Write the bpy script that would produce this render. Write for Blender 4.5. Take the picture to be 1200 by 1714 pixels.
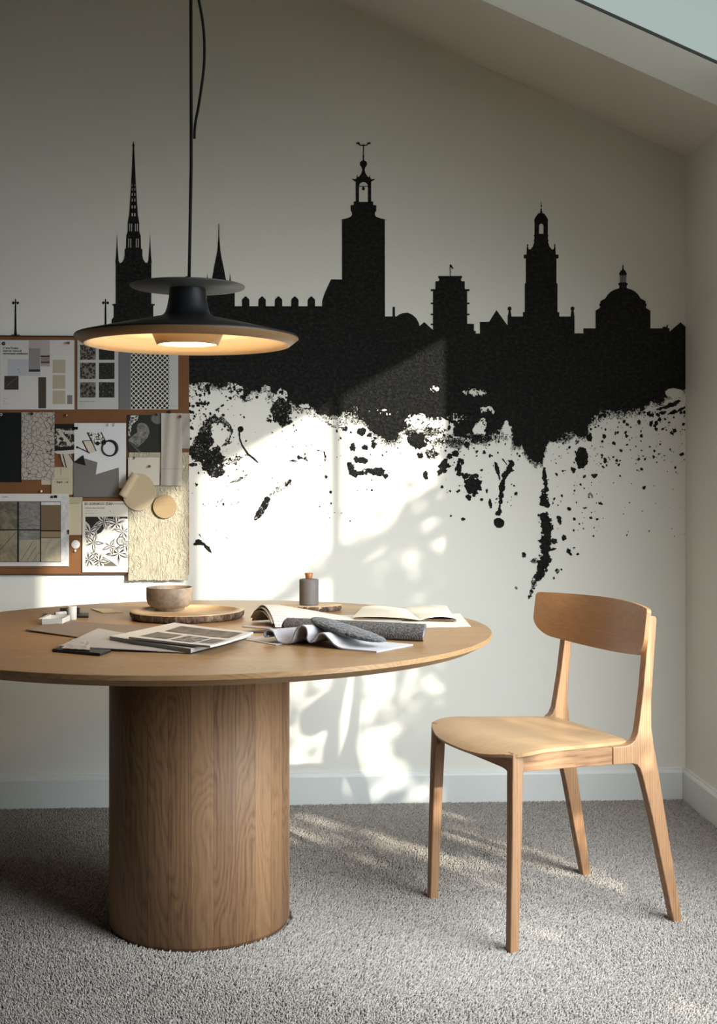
import bpy, bmesh, math, random
import numpy as np
from mathutils import Vector, Matrix, noise as mnoise
from mathutils.geometry import tessellate_polygon

for o in list(bpy.data.objects):
    bpy.data.objects.remove(o)
SC = bpy.context.scene
COL = SC.collection
random.seed(7)
PI = math.pi

# ------------------------------------------------------------------ camera
FPX, CX, HZ, CAM_H = 2050.0, 600.0, 800.0, 1.156
YAW = math.atan(110 / 2050.0)
cd = bpy.data.cameras.new('camera')
cam = bpy.data.objects.new('camera', cd)
COL.objects.link(cam)
cam.location = (0, 0, CAM_H)
cam.rotation_euler = (PI / 2, 0, -YAW)
cd.sensor_fit = 'VERTICAL'
cd.sensor_height = 36.0
cd.sensor_width = 36.0
cd.lens = FPX / 1714 * 36.0
cd.shift_y = -(857 - HZ) / 1714.0
SC.camera = cam

# ------------------------------------------------------------------ view, world, sun, daylight
SC.view_settings.view_transform = 'Standard'
SC.view_settings.look = 'None'
SC.view_settings.gamma = 1.0
SC.view_settings.exposure = 0.0

XR, YW, ZE, SLOPE = 1.413, 4.345, 2.315, 0.4245      # right wall, back wall, eave height, roof pitch
K = 0.65                                             # the sun moves this far left per metre towards the back wall
SUN_DIR = Vector((-K, 1, -0.57 * K)).normalized()

sd = bpy.data.lights.new('sun', 'SUN')
sun = bpy.data.objects.new('sun', sd)
COL.objects.link(sun)
sun.rotation_euler = SUN_DIR.to_track_quat('-Z', 'Y').to_euler()
sun.location = (6, -6, 5)
sd.energy = 7.5
sd.angle = math.radians(0.8)
sd.color = (1.0, 0.93, 0.80)

world = bpy.data.worlds.new('sky')
SC.world = world
world.use_nodes = True
wn, wl = world.node_tree.nodes, world.node_tree.links
wn.clear()
wo = wn.new('ShaderNodeOutputWorld')
wb = wn.new('ShaderNodeBackground')
wtc = wn.new('ShaderNodeTexCoord')
wdot = wn.new('ShaderNodeVectorMath'); wdot.operation = 'DOT_PRODUCT'
wdot.inputs[1].default_value = (0.62, -0.75, 0.22)   # the bright side of the sky is the sun's side
wmr = wn.new('ShaderNodeMapRange')
wmr.inputs['From Min'].default_value = -0.3
wmr.inputs['From Max'].default_value = 0.9
wramp = wn.new('ShaderNodeMix'); wramp.data_type = 'RGBA'
wramp.inputs['A'].default_value = (0.44, 0.51, 0.50, 1)
wramp.inputs['B'].default_value = (.8, .8, .78, 1)
wl.new(wtc.outputs['Generated'], wdot.inputs[0])
wl.new(wdot.outputs['Value'], wmr.inputs['Value'])
wl.new(wmr.outputs['Result'], wramp.inputs['Factor'])
wl.new(wramp.outputs['Result'], wb.inputs['Color'])
wb.inputs['Strength'].default_value = 1.0
wl.new(wb.outputs[0], wo.inputs[0])

def area(name, loc, aim, sx, sy, power, color, spread=180):
    d = bpy.data.lights.new(name, 'AREA')
    d.shape = 'RECTANGLE'; d.size = sx; d.size_y = sy
    d.energy = power; d.color = color; d.spread = math.radians(spread)
    o = bpy.data.objects.new(name, d); COL.objects.link(o)
    o.location = loc
    o.rotation_euler = Vector(aim).to_track_quat('-Z', 'Z').to_euler()
    return o
# daylight of the two windows in the right-hand wall and of the skylight
area('daylight_window', (1.46, 2.28, 1.20), (-.62, .58, -.53), 1.3, 1.75, 45, (0.88, 0.955, 1.0), 105)
area('daylight_small_window', (1.46, 1.15, 1.93), (-.85, .5, -.6), 0.75, 0.5, 6, (0.88, 0.955, 1.0), 120)

# ------------------------------------------------------------------ pixel <-> place helpers (build-time measuring only)
_c, _s = math.cos(YAW), math.sin(YAW)
def ray(px, py):
    u = (px - CX) / FPX; v = (py - HZ) / FPX
    return (u * _c + _s, _c - u * _s, -v)
def on_wall(px, py, off=0.0):
    r = ray(px, py); t = YW / r[1]
    return (r[0] * t, YW - off, CAM_H + r[2] * t)
def on_z(px, py, z):
    r = ray(px, py); t = (z - CAM_H) / r[2]
    return Vector((r[0] * t, r[1] * t, z))
def at_depth(px, zc):
    u = (px - CX) / FPX
    return (zc * (u * _c + _s), zc * (_c - u * _s))

# ------------------------------------------------------------------ object helpers
def tag(o, label=None, cat=None, group=None, kind=None):
    if label: o['label'] = label
    if cat: o['category'] = cat
    if group: o['group'] = group
    if kind: o['kind'] = kind
    return o
def empty(name, loc, rz=0.0, label=None, cat=None, group=None):
    o = bpy.data.objects.new(name, None); COL.objects.link(o)
    o.location = loc; o.rotation_euler = (0, 0, rz); o.empty_display_size = 0.05
    return tag(o, label, cat, group)

class MB:
    """collects shapes, builds them as one mesh object"""
    def __init__(s): s.v = []; s.f = []; s.m = []; s.sm = []
    def add(s, vs, fs, mat=0, smooth=False):
        b = len(s.v); s.v += [tuple(p) for p in vs]
        for f in fs:
            s.f.append([b + i for i in f]); s.m.append(mat); s.sm.append(smooth)
        return s
    def box(s, lo, hi, mat=0):
        x0, y0, z0 = lo; x1, y1, z1 = hi
        return s.add([(x0,y0,z0),(x1,y0,z0),(x1,y1,z0),(x0,y1,z0),(x0,y0,z1),(x1,y0,z1),(x1,y1,z1),(x0,y1,z1)],
                     [(3,2,1,0),(4,5,6,7),(0,1,5,4),(1,2,6,5),(2,3,7,6),(3,0,4,7)], mat)
    def hexa(s, p, mat=0, smooth=False):     # 8 points: bottom four, top four
        return s.add(p, [(3,2,1,0),(4,5,6,7),(0,1,5,4),(1,2,6,5),(2,3,7,6),(3,0,4,7)], mat, smooth)
    def loft(s, rings, mat=0, smooth=True, cap=True, closed=False):
        n = len(rings[0]); vs = [p for r in rings for p in r]; fs = []
        m = len(rings)
        for i in range(m - 1 + (1 if closed else 0)):
            for j in range(n):
                a = i * n + j; b = i * n + (j + 1) % n
                c = ((i + 1) % m) * n
                fs.append((a, b, c + (j + 1) % n, c + j))
        s.add(vs, fs, mat, smooth)
        if cap and not closed:
            s.add(rings[0], [tuple(range(n))[::-1]], mat); s.add(rings[-1], [tuple(range(n))], mat)
        return s
    def lathe(s, prof, n=64, mat=0, c=(0, 0, 0), cap=False, sx=1, sy=1, smooth=True):
        rings = [[(c[0] + r * sx * math.cos(2*PI*k/n), c[1] + r * sy * math.sin(2*PI*k/n), c[2] + z) for k in range(n)] for r, z in prof]
        return s.loft(rings, mat, smooth, cap)
    def tube(s, pts, r, n=10, mat=0, cap=True):
        pts = [Vector(p) for p in pts]; rr = r if isinstance(r, (list, tuple)) else [r] * len(pts)
        rings = []; up = None
        for i, p in enumerate(pts):
            d = (pts[min(i+1, len(pts)-1)] - pts[max(i-1, 0)]).normalized()
            if up is None:
                up = Vector((0, 0, 1)) if abs(d.z) < 0.9 else Vector((1, 0, 0))
            a = (up - d * up.dot(d)).normalized(); up = a; b = d.cross(a)
            rings.append([p + (a * math.cos(2*PI*k/n) + b * math.sin(2*PI*k/n)) * rr[i] for k in range(n)])
        return s.loft(rings, mat, True, cap)
    def poly(s, loop, holes=(), mat=0):      # flat filled polygon(s)
        loops = [[Vector(p) for p in loop]] + [[Vector(p) for p in h] for h in holes]
        tris = tessellate_polygon(loops)
        return s.add([p for l in loops for p in l], tris, mat)
    def prism(s, loop, vec, mat=0):          # closed loop pushed along vec
        n = len(loop); vec = Vector(vec)
        a = [Vector(p) for p in loop]; b = [p + vec for p in a]
        t = tessellate_polygon([a])
        s.add(a, t, mat); s.add(b, [x[::-1] for x in t], mat)
        s.add(a + b, [(i, (i+1) % n, n + (i+1) % n, n + i) for i in range(n)], mat)
        return s
    def shell(s, fn, nu, nv, th, mat=0, mat2=None, smooth=True):   # thin solid sheet from a surface function
        P = [[Vector(fn(i / nu, j / nv)) for j in range(nv + 1)] for i in range(nu + 1)]
        N = []
        for i in range(nu + 1):
            row = []
            for j in range(nv + 1):
                du = P[min(i+1, nu)][j] - P[max(i-1, 0)][j]; dv = P[i][min(j+1, nv)] - P[i][max(j-1, 0)]
                row.append(du.cross(dv).normalized())
            N.append(row)
        top = [P[i][j] + N[i][j] * th * .5 for i in range(nu+1) for j in range(nv+1)]
        bot = [P[i][j] - N[i][j] * th * .5 for i in range(nu+1) for j in range(nv+1)]
        w = nv + 1; fs = []; fb = []
        for i in range(nu):
            for j in range(nv):
                a = i * w + j
                fs.append((a, a + w, a + w + 1, a + 1)); fb.append((a, a + 1, a + w + 1, a + w))
        s.add(top, fs, mat, smooth); s.add(bot, fb, mat if mat2 is None else mat2, smooth)
        idx = [i * w for i in range(nu + 1)] + [nu * w + j for j in range(1, nv + 1)] + \
              [i * w + nv for i in range(nu - 1, -1, -1)] + [j for j in range(nv - 1, 0, -1)]
        n = len(idx)
        s.add([top[i] for i in idx] + [bot[i] for i in idx], [(k, n + k, n + (k+1) % n, (k+1) % n) for k in range(n)], mat)
        return s
    def text(s, body, size, mat=0, M=Matrix.Identity(4), bold=0.0, extrude=0.0):
        cu = bpy.data.curves.new('t', 'FONT'); cu.body = body; cu.size = size; cu.offset = bold; cu.resolution_u = 3
        cu.extrude = extrude
        ob = bpy.data.objects.new('t', cu); COL.objects.link(ob)
        dg = bpy.context.evaluated_depsgraph_get()
        me = bpy.data.meshes.new_from_object(ob.evaluated_get(dg))
        s.add([M @ v.co for v in me.vertices], [tuple(p.vertices) for p in me.polygons], mat)
        bpy.data.objects.remove(ob); bpy.data.curves.remove(cu); bpy.data.meshes.remove(me)
        return s
    def build(s, name, mats, parent=None, origin=None, merge=True, bevel=0, bseg=2, subsurf=0):
        if not isinstance(mats, (list, tuple)): mats = [mats]
        v = np.array(s.v, float).reshape(-1, 3)
        if origin is None:
            if parent is None:
                lo, hi = v.min(0), v.max(0)
                origin = ((lo[0]+hi[0])/2, (lo[1]+hi[1])/2, lo[2])
            else: origin = (0, 0, 0)
        v = v - np.array(origin)
        me = bpy.data.meshes.new(name)
        me.from_pydata(v.tolist(), [], s.f)
        for m in mats: me.materials.append(m)
        me.polygons.foreach_set('material_index', s.m)
        me.polygons.foreach_set('use_smooth', s.sm)
        if merge:
            bm = bmesh.new(); bm.from_mesh(me)
            bmesh.ops.remove_doubles(bm, verts=bm.verts, dist=1e-6)
            bmesh.ops.recalc_face_normals(bm, faces=bm.faces)
            bm.to_mesh(me); bm.free()
        o = bpy.data.objects.new(name, me); COL.objects.link(o)
        if parent is not None: o.parent = parent
        o.location = origin
        if bevel:
            b = o.modifiers.new('b', 'BEVEL'); b.width = bevel; b.segments = bseg; b.limit_method = 'ANGLE'; b.angle_limit = math.radians(35)
            b.harden_normals = False
            me.polygons.foreach_set('use_smooth', [True] * len(me.polygons))
            w = o.modifiers.new('w', 'WEIGHTED_NORMAL'); w.keep_sharp = True
        if subsurf:
            ss = o.modifiers.new('s', 'SUBSURF'); ss.levels = subsurf; ss.render_levels = subsurf
        return o
def struct(mb, name, mats, **k):
    o = mb.build(name, mats, **k); o['kind'] = 'structure'; return o

def smoothpath(pts, n):
    """Catmull-Rom through pts"""
    pts = [Vector(p) for p in pts]; out = []
    for i in range(len(pts) - 1):
        p0 = pts[max(i-1, 0)]; p1 = pts[i]; p2 = pts[i+1]; p3 = pts[min(i+2, len(pts)-1)]
        for k in range(n):
            t = k / n
            out.append(.5 * ((2*p1) + (p2-p0)*t + (2*p0-5*p1+4*p2-p3)*t*t + (3*p1-p0-3*p2+p3)*t**3))
    out.append(pts[-1]); return out

# ------------------------------------------------------------------ materials
class NT:
    def __init__(s, name):
        s.mat = bpy.data.materials.new(name); s.mat.use_nodes = True
        s.n = s.mat.node_tree.nodes; s.l = s.mat.node_tree.links
        s.b = s.n['Principled BSDF']; s.out = s.n['Material Output']
    def node(s, t, **k):
        n = s.n.new(t)
        for a, b in k.items():
            if a.startswith('i_'): n.inputs[a[2:].replace('_', ' ')].default_value = b
            else: setattr(n, a, b)
        return n
    def link(s, a, b): s.l.new(a, b)
    def math(s, op, a, b=None, c=None):
        n = s.n.new('ShaderNodeMath'); n.operation = op
        for i, x in enumerate((a, b, c)):
            if x is None: continue
            if hasattr(x, 'node'): s.l.new(x, n.inputs[i])
            else: n.inputs[i].default_value = x
        return n.outputs[0]
    def ramp(s, fac, stops, interp='LINEAR'):
        n = s.n.new('ShaderNodeValToRGB'); n.color_ramp.interpolation = interp
        e = n.color_ramp.elements
        while len(e) < len(stops): e.new(0.5)
        for i, (p, c) in enumerate(stops):
            e[i].position = p; e[i].color = (*c, 1) if len(c) == 3 else c
        s.l.new(fac, n.inputs[0]); return n.outputs[0]
    def mix(s, fac, a, b, mode='MIX'):
        n = s.n.new('ShaderNodeMix'); n.data_type = 'RGBA'; n.blend_type = mode
        for k, x in (('Factor', fac), ('A', a), ('B', b)):
            sock = n.inputs[k] if k == 'Factor' else [i for i in n.inputs if i.name == k and i.type == 'RGBA'][0]
            if hasattr(x, 'node'): s.l.new(x, sock)
            else: sock.default_value = x if k == 'Factor' else (*x, 1)
        return [o for o in n.outputs if o.type == 'RGBA'][0]
    def coord(s, kind='Object'): return s.node('ShaderNodeTexCoord').outputs[kind]
    def mapping(s, vec, scale=(1,1,1), rot=(0,0,0), loc=(0,0,0)):
        n = s.node('ShaderNodeMapping'); s.l.new(vec, n.inputs[0])
        n.inputs['Scale'].default_value = scale; n.inputs['Rotation'].default_value = rot; n.inputs['Location'].default_value = loc
        return n.outputs[0]
    def noise(s, vec, scale, detail=3, rough=.5, dist=0, out='Fac'):
        n = s.node('ShaderNodeTexNoise'); s.l.new(vec, n.inputs['Vector'])
        n.inputs['Scale'].default_value = scale; n.inputs['Detail'].default_value = detail
        n.inputs['Roughness'].default_value = rough; n.inputs['Distortion'].default_value = dist
        return n.outputs[out]
    def voro(s, vec, scale, feature='F1', out='Distance', rnd=1.0):
        n = s.node('ShaderNodeTexVoronoi'); n.feature = feature; s.l.new(vec, n.inputs['Vector'])
        n.inputs['Scale'].default_value = scale; n.inputs['Randomness'].default_value = rnd
        return n.outputs[out]
    def bump(s, h, strength=.3, dist=.002):
        n = s.node('ShaderNodeBump'); n.inputs['Strength'].default_value = strength; n.inputs['Distance'].default_value = dist
        s.l.new(h, n.inputs['Height']); s.l.new(n.outputs[0], s.b.inputs['Normal'])
    def color(s, x):
        if hasattr(x, 'node'): s.l.new(x, s.b.inputs['Base Color'])
        else: s.b.inputs['Base Color'].default_value = (*x, 1)
        return s
    def rough(s, x): s.b.inputs['Roughness'].default_value = x; return s
    def sep(s, vec):
        n = s.node('ShaderNodeSeparateXYZ'); s.l.new(vec, n.inputs[0]); return n.outputs
    def comb(s, x, y, z):
        n = s.node('ShaderNodeCombineXYZ')
        for i, q in enumerate((x, y, z)):
            if hasattr(q, 'node'): s.l.new(q, n.inputs[i])
            else: n.inputs[i].default_value = q
        return n.outputs[0]

def srgb(r, g, b):
    f = lambda c: (c/255/12.92) if c/255 <= .04045 else ((c/255+.055)/1.055)**2.4
    return (f(r), f(g), f(b))

def plain(name, col, rough=.6, metallic=0.0, var=0.06, scale=30, bump=0.0, bscale=300, bdist=.001, spec=.5):
    t = NT(name); v = t.coord()
    n = t.noise(v, scale, 3)
    t.color(t.mix(n, tuple(c * (1 - var) for c in col), tuple(min(1, c * (1 + var)) for c in col)))
    t.rough(rough); t.b.inputs['Metallic'].default_value = metallic
    t.b.inputs['Specular IOR Level'].default_value = spec
    if bump: t.bump(t.noise(v, bscale, 2), bump, bdist)
    return t.mat

def wood(name, dark, light, axis='Z', plank=None, radial=None, ring=34, rough=.45, tone=.25, pore=.35, cath=.10, seed=0.0, plank_seam=True, soft=.8, warp=.22):
    """oak: growth rings cut along the grain, fine pores, per-plank change; axis = grain direction in object space"""
    t = NT(name); xyz = t.sep(t.coord())
    if radial:
        u = t.math('MULTIPLY', t.math('ARCTAN2', xyz[1], xyz[0]), radial); g = xyz[2]; w = t.math('MULTIPLY', xyz[0], 0.0)
    else:
        g, u, w = {'X': (xyz[0], xyz[1], xyz[2]), 'Y': (xyz[1], xyz[0], xyz[2]), 'Z': (xyz[2], xyz[0], xyz[1])}[axis]
    if plank:
        q = t.math('ADD', t.math('DIVIDE', u, plank), 0.37 + seed)
        wob = q
        pid = t.math('FLOOR', wob); ul = t.math('MULTIPLY', t.math('SUBTRACT', t.math('FRACT', wob), 0.5), plank)
    else:
        pid = t.math('ADD', t.math('MULTIPLY', u, 0.0), 3.1 + seed); ul = u
    wn_ = t.node('ShaderNodeTexWhiteNoise', noise_dimensions='1D'); t.link(t.math('ADD', pid, seed * 7.3 + .2), wn_.inputs['W'])
    rnd = wn_.outputs['Value']; rc = t.sep(wn_.outputs['Color'])
    gshift = t.math('ADD', g, t.math('MULTIPLY', rnd, 7.0))
    lo = t.noise(t.comb(t.math('MULTIPLY', ul, 5.0), t.math('MULTIPLY', gshift, 1.5), t.math('MULTIPLY', rnd, 30)), 2.0, 2)
    off = t.math('MULTIPLY', t.math('SUBTRACT', rc[1], 0.5), (plank or .1) * 1.6)
    a = t.math('ADD', ul, off)
    b = t.math('ADD', t.math('ADD', t.math('MULTIPLY', gshift, cath), w), t.math('MULTIPLY', t.math('SUBTRACT', lo, .5), warp))
    b = t.math('PINGPONG', t.math('ADD', b, 10.0), .11)
    dist = t.math('SQRT', t.math('ADD', t.math('MULTIPLY', a, a), t.math('ADD', t.math('MULTIPLY', b, b), 1e-5)))
    fine = t.noise(t.comb(t.math('MULTIPLY', ul, 60.0), t.math('MULTIPLY', gshift, 4.0), rnd), 1.0, 3)
    ph = t.math('ADD', t.math('MULTIPLY', dist, ring * 4.2), t.math('MULTIPLY', fine, .8))
    fr = t.math('FRACT', ph)
    ringv = t.math('POWER', t.math('ABSOLUTE', t.math('SUBTRACT', t.math('MULTIPLY', fr, 2.0), 1.0)), 1.6)
    ringv = t.math('SUBTRACT', 1.0, ringv)
    pores = t.noise(t.comb(t.math('MULTIPLY', ul, 900.0), t.math('MULTIPLY', gshift, 22.0), t.math('MULTIPLY', w, 900.0)), 1.0, 2, .6)
    pv = t.node('ShaderNodeMapRange'); t.link(pores, pv.inputs['Value'])
    pv.inputs['From Min'].default_value = .52; pv.inputs['From Max'].default_value = .75
    blot = t.noise(t.comb(t.math('MULTIPLY', ul, 14.0), t.math('MULTIPLY', gshift, 1.6), rnd), 1.0, 3)
    f = t.math('ADD', t.math('ADD', t.math('MULTIPLY', ringv, .55 * soft), .28 * (1 - soft)), t.math('ADD', t.math('MULTIPLY', blot, .5), t.math('MULTIPLY', t.math('SUBTRACT', rnd, .5), tone * 2)))
    streak = t.noise(t.comb(t.math('MULTIPLY', ul, 170.0), t.math('MULTIPLY', gshift, 2.6), t.math('MULTIPLY', w, 170.0)), 1.0, 4, .6)
    f = t.math('ADD', f, t.math('MULTIPLY', t.math('SUBTRACT', streak, .5), .9))
    f = t.math('SUBTRACT', f, t.math('MULTIPLY', pv.outputs[0], pore))
    col = t.ramp(f, [(0.0, dark), (.45, tuple((d * .45 + l * .55) for d, l in zip(dark, light))), (1.0, light)])
    if plank and plank_seam:
        e = t.math('ABSOLUTE', t.math('SUBTRACT', t.math('FRACT', q), .5))
        seam = t.math('GREATER_THAN', e, .5 - .0006 / plank)
        col = t.mix(t.math('MULTIPLY', seam, .6), col, tuple(d * .35 for d in dark))
    t.color(col); t.rough(rough)
    t.bump(t.math('SUBTRACT', t.math('MULTIPLY', ringv, .3), t.math('MULTIPLY', pv.outputs[0], 1.0)), .12, .0006)
    return t.mat

M = {}
def wallpaint(name, col):
    t = NT(name); v = t.coord()
    n = t.noise(v, 1.3, 4)
    t.color(t.mix(n, tuple(c * .985 for c in col), col)); t.rough(.85); t.b.inputs['Specular IOR Level'].default_value = .25
    t.bump(t.noise(v, 160, 3), .06, .001); return t.mat
M['wall'] = wallpaint('wall_paint', (.83, .81, .745))
M['ceil'] = wallpaint('ceiling_paint', (.74, .70, .64))
M['trim'] = plain('white_trim_paint', (.76, .78, .77), .5, var=.02, scale=3)
M['glass'] = None
def glass(name, tint, gloss=.06):
    t = NT(name); t.n.remove(t.b)
    tr = t.node('ShaderNodeBsdfTransparent'); tr.inputs[0].default_value = (*tint, 1)
    gl = t.node('ShaderNodeBsdfGlossy'); gl.inputs['Roughness'].default_value = .02
    mx = t.node('ShaderNodeMixShader'); mx.inputs[0].default_value = gloss
    t.link(tr.outputs[0], mx.inputs[1]); t.link(gl.outputs[0], mx.inputs[2]); t.link(mx.outputs[0], t.out.inputs[0])
    return t.mat
M['glass'] = glass('window_glass', (.97, .98, .97))
M['skyglass'] = glass('skylight_glass', (.96, .98, .97), .04)
M['oak_ped'] = wood('oak_pedestal_staves', srgb(88, 60, 39), srgb(156, 119, 85), radial=.235, plank=.056, ring=24, cath=.075, tone=.20, pore=.35, seed=.31, soft=.55, warp=.12, rough=.62)
M['oak_top'] = wood('oak_table_top', srgb(128, 95, 63), srgb(174, 138, 97), 'X', plank=.13, ring=26, cath=.03, tone=.06, pore=.25, rough=.38, seed=.1, plank_seam=False)
OD, OL = srgb(104, 71, 46), srgb(166, 127, 93)
M['oak_x'] = wood('oak_rail', OD, OL, 'X', ring=30, cath=.02, pore=.4, seed=.5, warp=.06, soft=.6)
M['oak_y'] = wood('oak_backrest', srgb(128, 86, 54), srgb(176, 130, 88), 'Y', ring=16, cath=.008, pore=.25, seed=.2, rough=.4, soft=.18, warp=.03)
M['oak_yr'] = wood('oak_cross_rail', OD, OL, 'Y', ring=30, cath=.02, pore=.4, seed=.7, warp=.06, soft=.6)
M['oak_z'] = wood('oak_legs', OD, OL, 'Z', ring=34, cath=.02, pore=.4, seed=.9, warp=.06, soft=.6)
M['oak_seat'] = wood('oak_seat_veneer', srgb(150, 114, 80), srgb(188, 152, 112), 'X', ring=14, cath=.015, pore=.15, seed=.4, rough=.38, warp=.05, soft=.4)
M['black'] = plain('matte_black_metal', (.012, .013, .016), .42, var=.1)
M['blackcord'] = plain('black_cord', (.008, .008, .008), .7)
M['lampin'] = plain('cream_lamp_enamel', srgb(222, 198, 156), .5, var=.03)
M['lampring'] = plain('pale_reflector_enamel', srgb(190, 160, 118), .5, var=.03)
def emit(name, col, s):
    t = NT(name); t.b.inputs['Emission Color'].default_value = (*col, 1); t.b.inputs['Emission Strength'].default_value = s
    t.color(col); return t.mat
M['glow'] = emit('lit_diffuser', (1, .80, .52), 7.0)

# ------------------------------------------------------------------ room shell
XL, YF = -4.2, -4.2
def ceil_z(x): return ZE + (XR - x) * SLOPE
# back wall (follows the roof slope)
wb_ = MB()
wb_.prism([(XL, YW, -.02), (XR, YW, -.02), (XR, YW, ZE), (XL, YW, ceil_z(XL))], (0, .12, 0))
struct(wb_, 'wall_back', M['wall'])
wl_ = MB(); wl_.box((XL - .12, YF, -.02), (XL, YW + .12, ceil_z(XL))); struct(wl_, 'wall_left', M['wall'])
wf_ = MB(); wf_.prism([(XL, YF, -.02), (XR, YF, -.02), (XR, YF, ZE), (XL, YF, ceil_z(XL))], (0, -.12, 0)); struct(wf_, 'wall_front', M['wall'])
# right wall with two window openings: a tall one and a high one next to it
T = .05
W1 = (1.60, 3.00, .27, 2.185); W2 = (.75, 1.57, 1.70, 2.185)
wr = MB()
wr.box((XR, YF, -.02), (XR + T, W2[0], ZE + .02))
wr.box((XR, W2[0], -.02), (XR + T, W2[1], W2[2])); wr.box((XR, W2[0], W2[3]), (XR + T, W2[1], ZE + .02))
wr.box((XR, W2[1], -.02), (XR + T, W1[0], ZE + .02))
wr.box((XR, W1[0], -.02), (XR + T, W1[1], W1[2])); wr.box((XR, W1[0], W1[3]), (XR + T, W1[1], ZE + .02))
wr.box((XR, W1[1], -.02), (XR + T, YW + .12, ZE + .02))
struct(wr, 'wall_right', M['wall'])
fl = MB(); fl.box((XL - .1, YF - .1, -.06), (XR + .1, YW + .1, -.004))
M['floor'] = plain('carpet_backing', srgb(140, 132, 125), .95, var=.1, scale=200)
struct(fl, 'floor', M['floor'])

# sloping ceiling with the roof-window opening
SX0, SX1, SY0, SY1 = .10, 1.392, 2.95, 3.815
RD = .122
ce = MB()
def cslab(x0, x1, y0, y1, th=.122):
    a = [(x0, y0, ceil_z(x0)), (x1, y0, ceil_z(x1)), (x1, y1, ceil_z(x1)), (x0, y1, ceil_z(x0))]
    ce.hexa(a + [(p[0], p[1], p[2] + th) for p in a])
cslab(XL - .12, SX0, YF - .12, YW + .12)
cslab(SX1, XR + .14, YF - .12, YW + .12)
cslab(SX0, SX1, YF - .12, SY0); cslab(SX0, SX1, SY1, YW + .12)
struct(ce, 'ceiling', M['ceil'])
# casing that stands a little proud round the opening
tr = MB()
def cbar(x0, x1, y0, y1, d=.012):
    a = [(x0, y0, ceil_z(x0) - d), (x1, y0, ceil_z(x1) - d), (x1, y1, ceil_z(x1) - d), (x0, y1, ceil_z(x0) - d)]
    tr.hexa(a + [(p[0], p[1], p[2] + d + .004) for p in a])
cbar(SX0 - .06, SX1, SY1 - .006, SY1 + .062); cbar(SX0 - .06, SX1, SY0 - .06, SY0)
cbar(SX0 - .06, SX0, SY0, SY1)
struct(tr, 'trim_1', M['ceil'])
w3 = empty('window_3', (0, 0, 0)); w3['kind'] = 'structure'
def ubar(mb, x0, x1, y0, y1, z0, z1):
    a = [(x0, y0, ceil_z(x0) + z0), (x1, y0, ceil_z(x1) + z0), (x1, y1, ceil_z(x1) + z0), (x0, y1, ceil_z(x0) + z0)]
    mb.hexa(a + [(p[0], p[1], p[2] + z1 - z0) for p in a])
q = MB(); ubar(q, SX0 - .05, SX1 + .05, SY1, SY1 + .05, RD, RD + .012); ubar(q, SX0 - .05, SX1 + .05, SY0 - .05, SY0, RD, RD + .012)
ubar(q, SX0 - .05, SX0, SY0, SY1, RD, RD + .012); ubar(q, SX1, SX1 + .05, SY0, SY1, RD, RD + .012)
q.build('window_frame', plain('dark_sash_metal', srgb(70, 70, 72), .5), w3)
q = MB(); ubar(q, SX0 - .03, SX1 + .03, SY0 - .03, SY1 + .03, RD + .003, RD + .008); q.build('pane', M['skyglass'], w3)

# windows of the right-hand wall
def window(name, W, mull=(), bars=()):
    y0, y1, z0, z1 = W
    e = empty(name, (XR, (y0 + y1) / 2, z0)); e['kind'] = 'structure'
    o = Vector((XR, (y0 + y1) / 2, z0))
    m = MB(); fw = .012
    x0, x1 = .008, .04
    Y0, Y1, Z1 = y0 - o.y, y1 - o.y, z1 - z0
    m.box((x0, Y0, 0), (x1, Y1, fw)); m.box((x0, Y0, Z1 - fw), (x1, Y1, Z1))
    m.box((x0, Y0, 0), (x1, Y0 + fw, Z1)); m.box((x0, Y1 - fw, 0), (x1, Y1, Z1))
    for y, w in mull: m.box((x0, y - o.y - w / 2, 0), (x1, y - o.y + w / 2, Z1))
    for z, w in bars: m.box((x0, Y0, z - z0 - w / 2), (x1, Y1, z - z0 + w / 2))
    m.build('window_frame', M['trim'], e)
    g = MB(); g.box((.022, Y0, 0), (.026, Y1, Z1)); g.build('pane', M['glass'], e)
window('window_1', W1, mull=((2.37, .02),), bars=((1.575, .035),))
window('window_2', W2)

# baseboards
def baseboard(name, pts_profile, a, b, inward):
    m = MB(); a = Vector(a); b = Vector(b); n = Vector(inward)
    r1 = [a + n * p[0] + Vector((0, 0, p[1])) for p in pts_profile]; r2 = [b + n * p[0] + Vector((0, 0, p[1])) for p in pts_profile]
    m.loft([r1, r2], smooth=False); return struct(m, name, M['trim'])
BP = [(0, -.004), (.016, -.004), (.016, .098), (.013, .104), (.007, .107), (.006, .113), (0, .114)]
baseboard('baseboard_back', BP, (XL, YW, 0), (XR - .0165, YW, 0), (0, -1, 0))
baseboard('baseboard_right', BP, (XR, YF, 0), (XR, YW, 0), (-1, 0, 0))
baseboard('baseboard_left', BP, (XL, YF, 0), (XL, YW - .0165, 0), (1, 0, 0))

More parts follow.
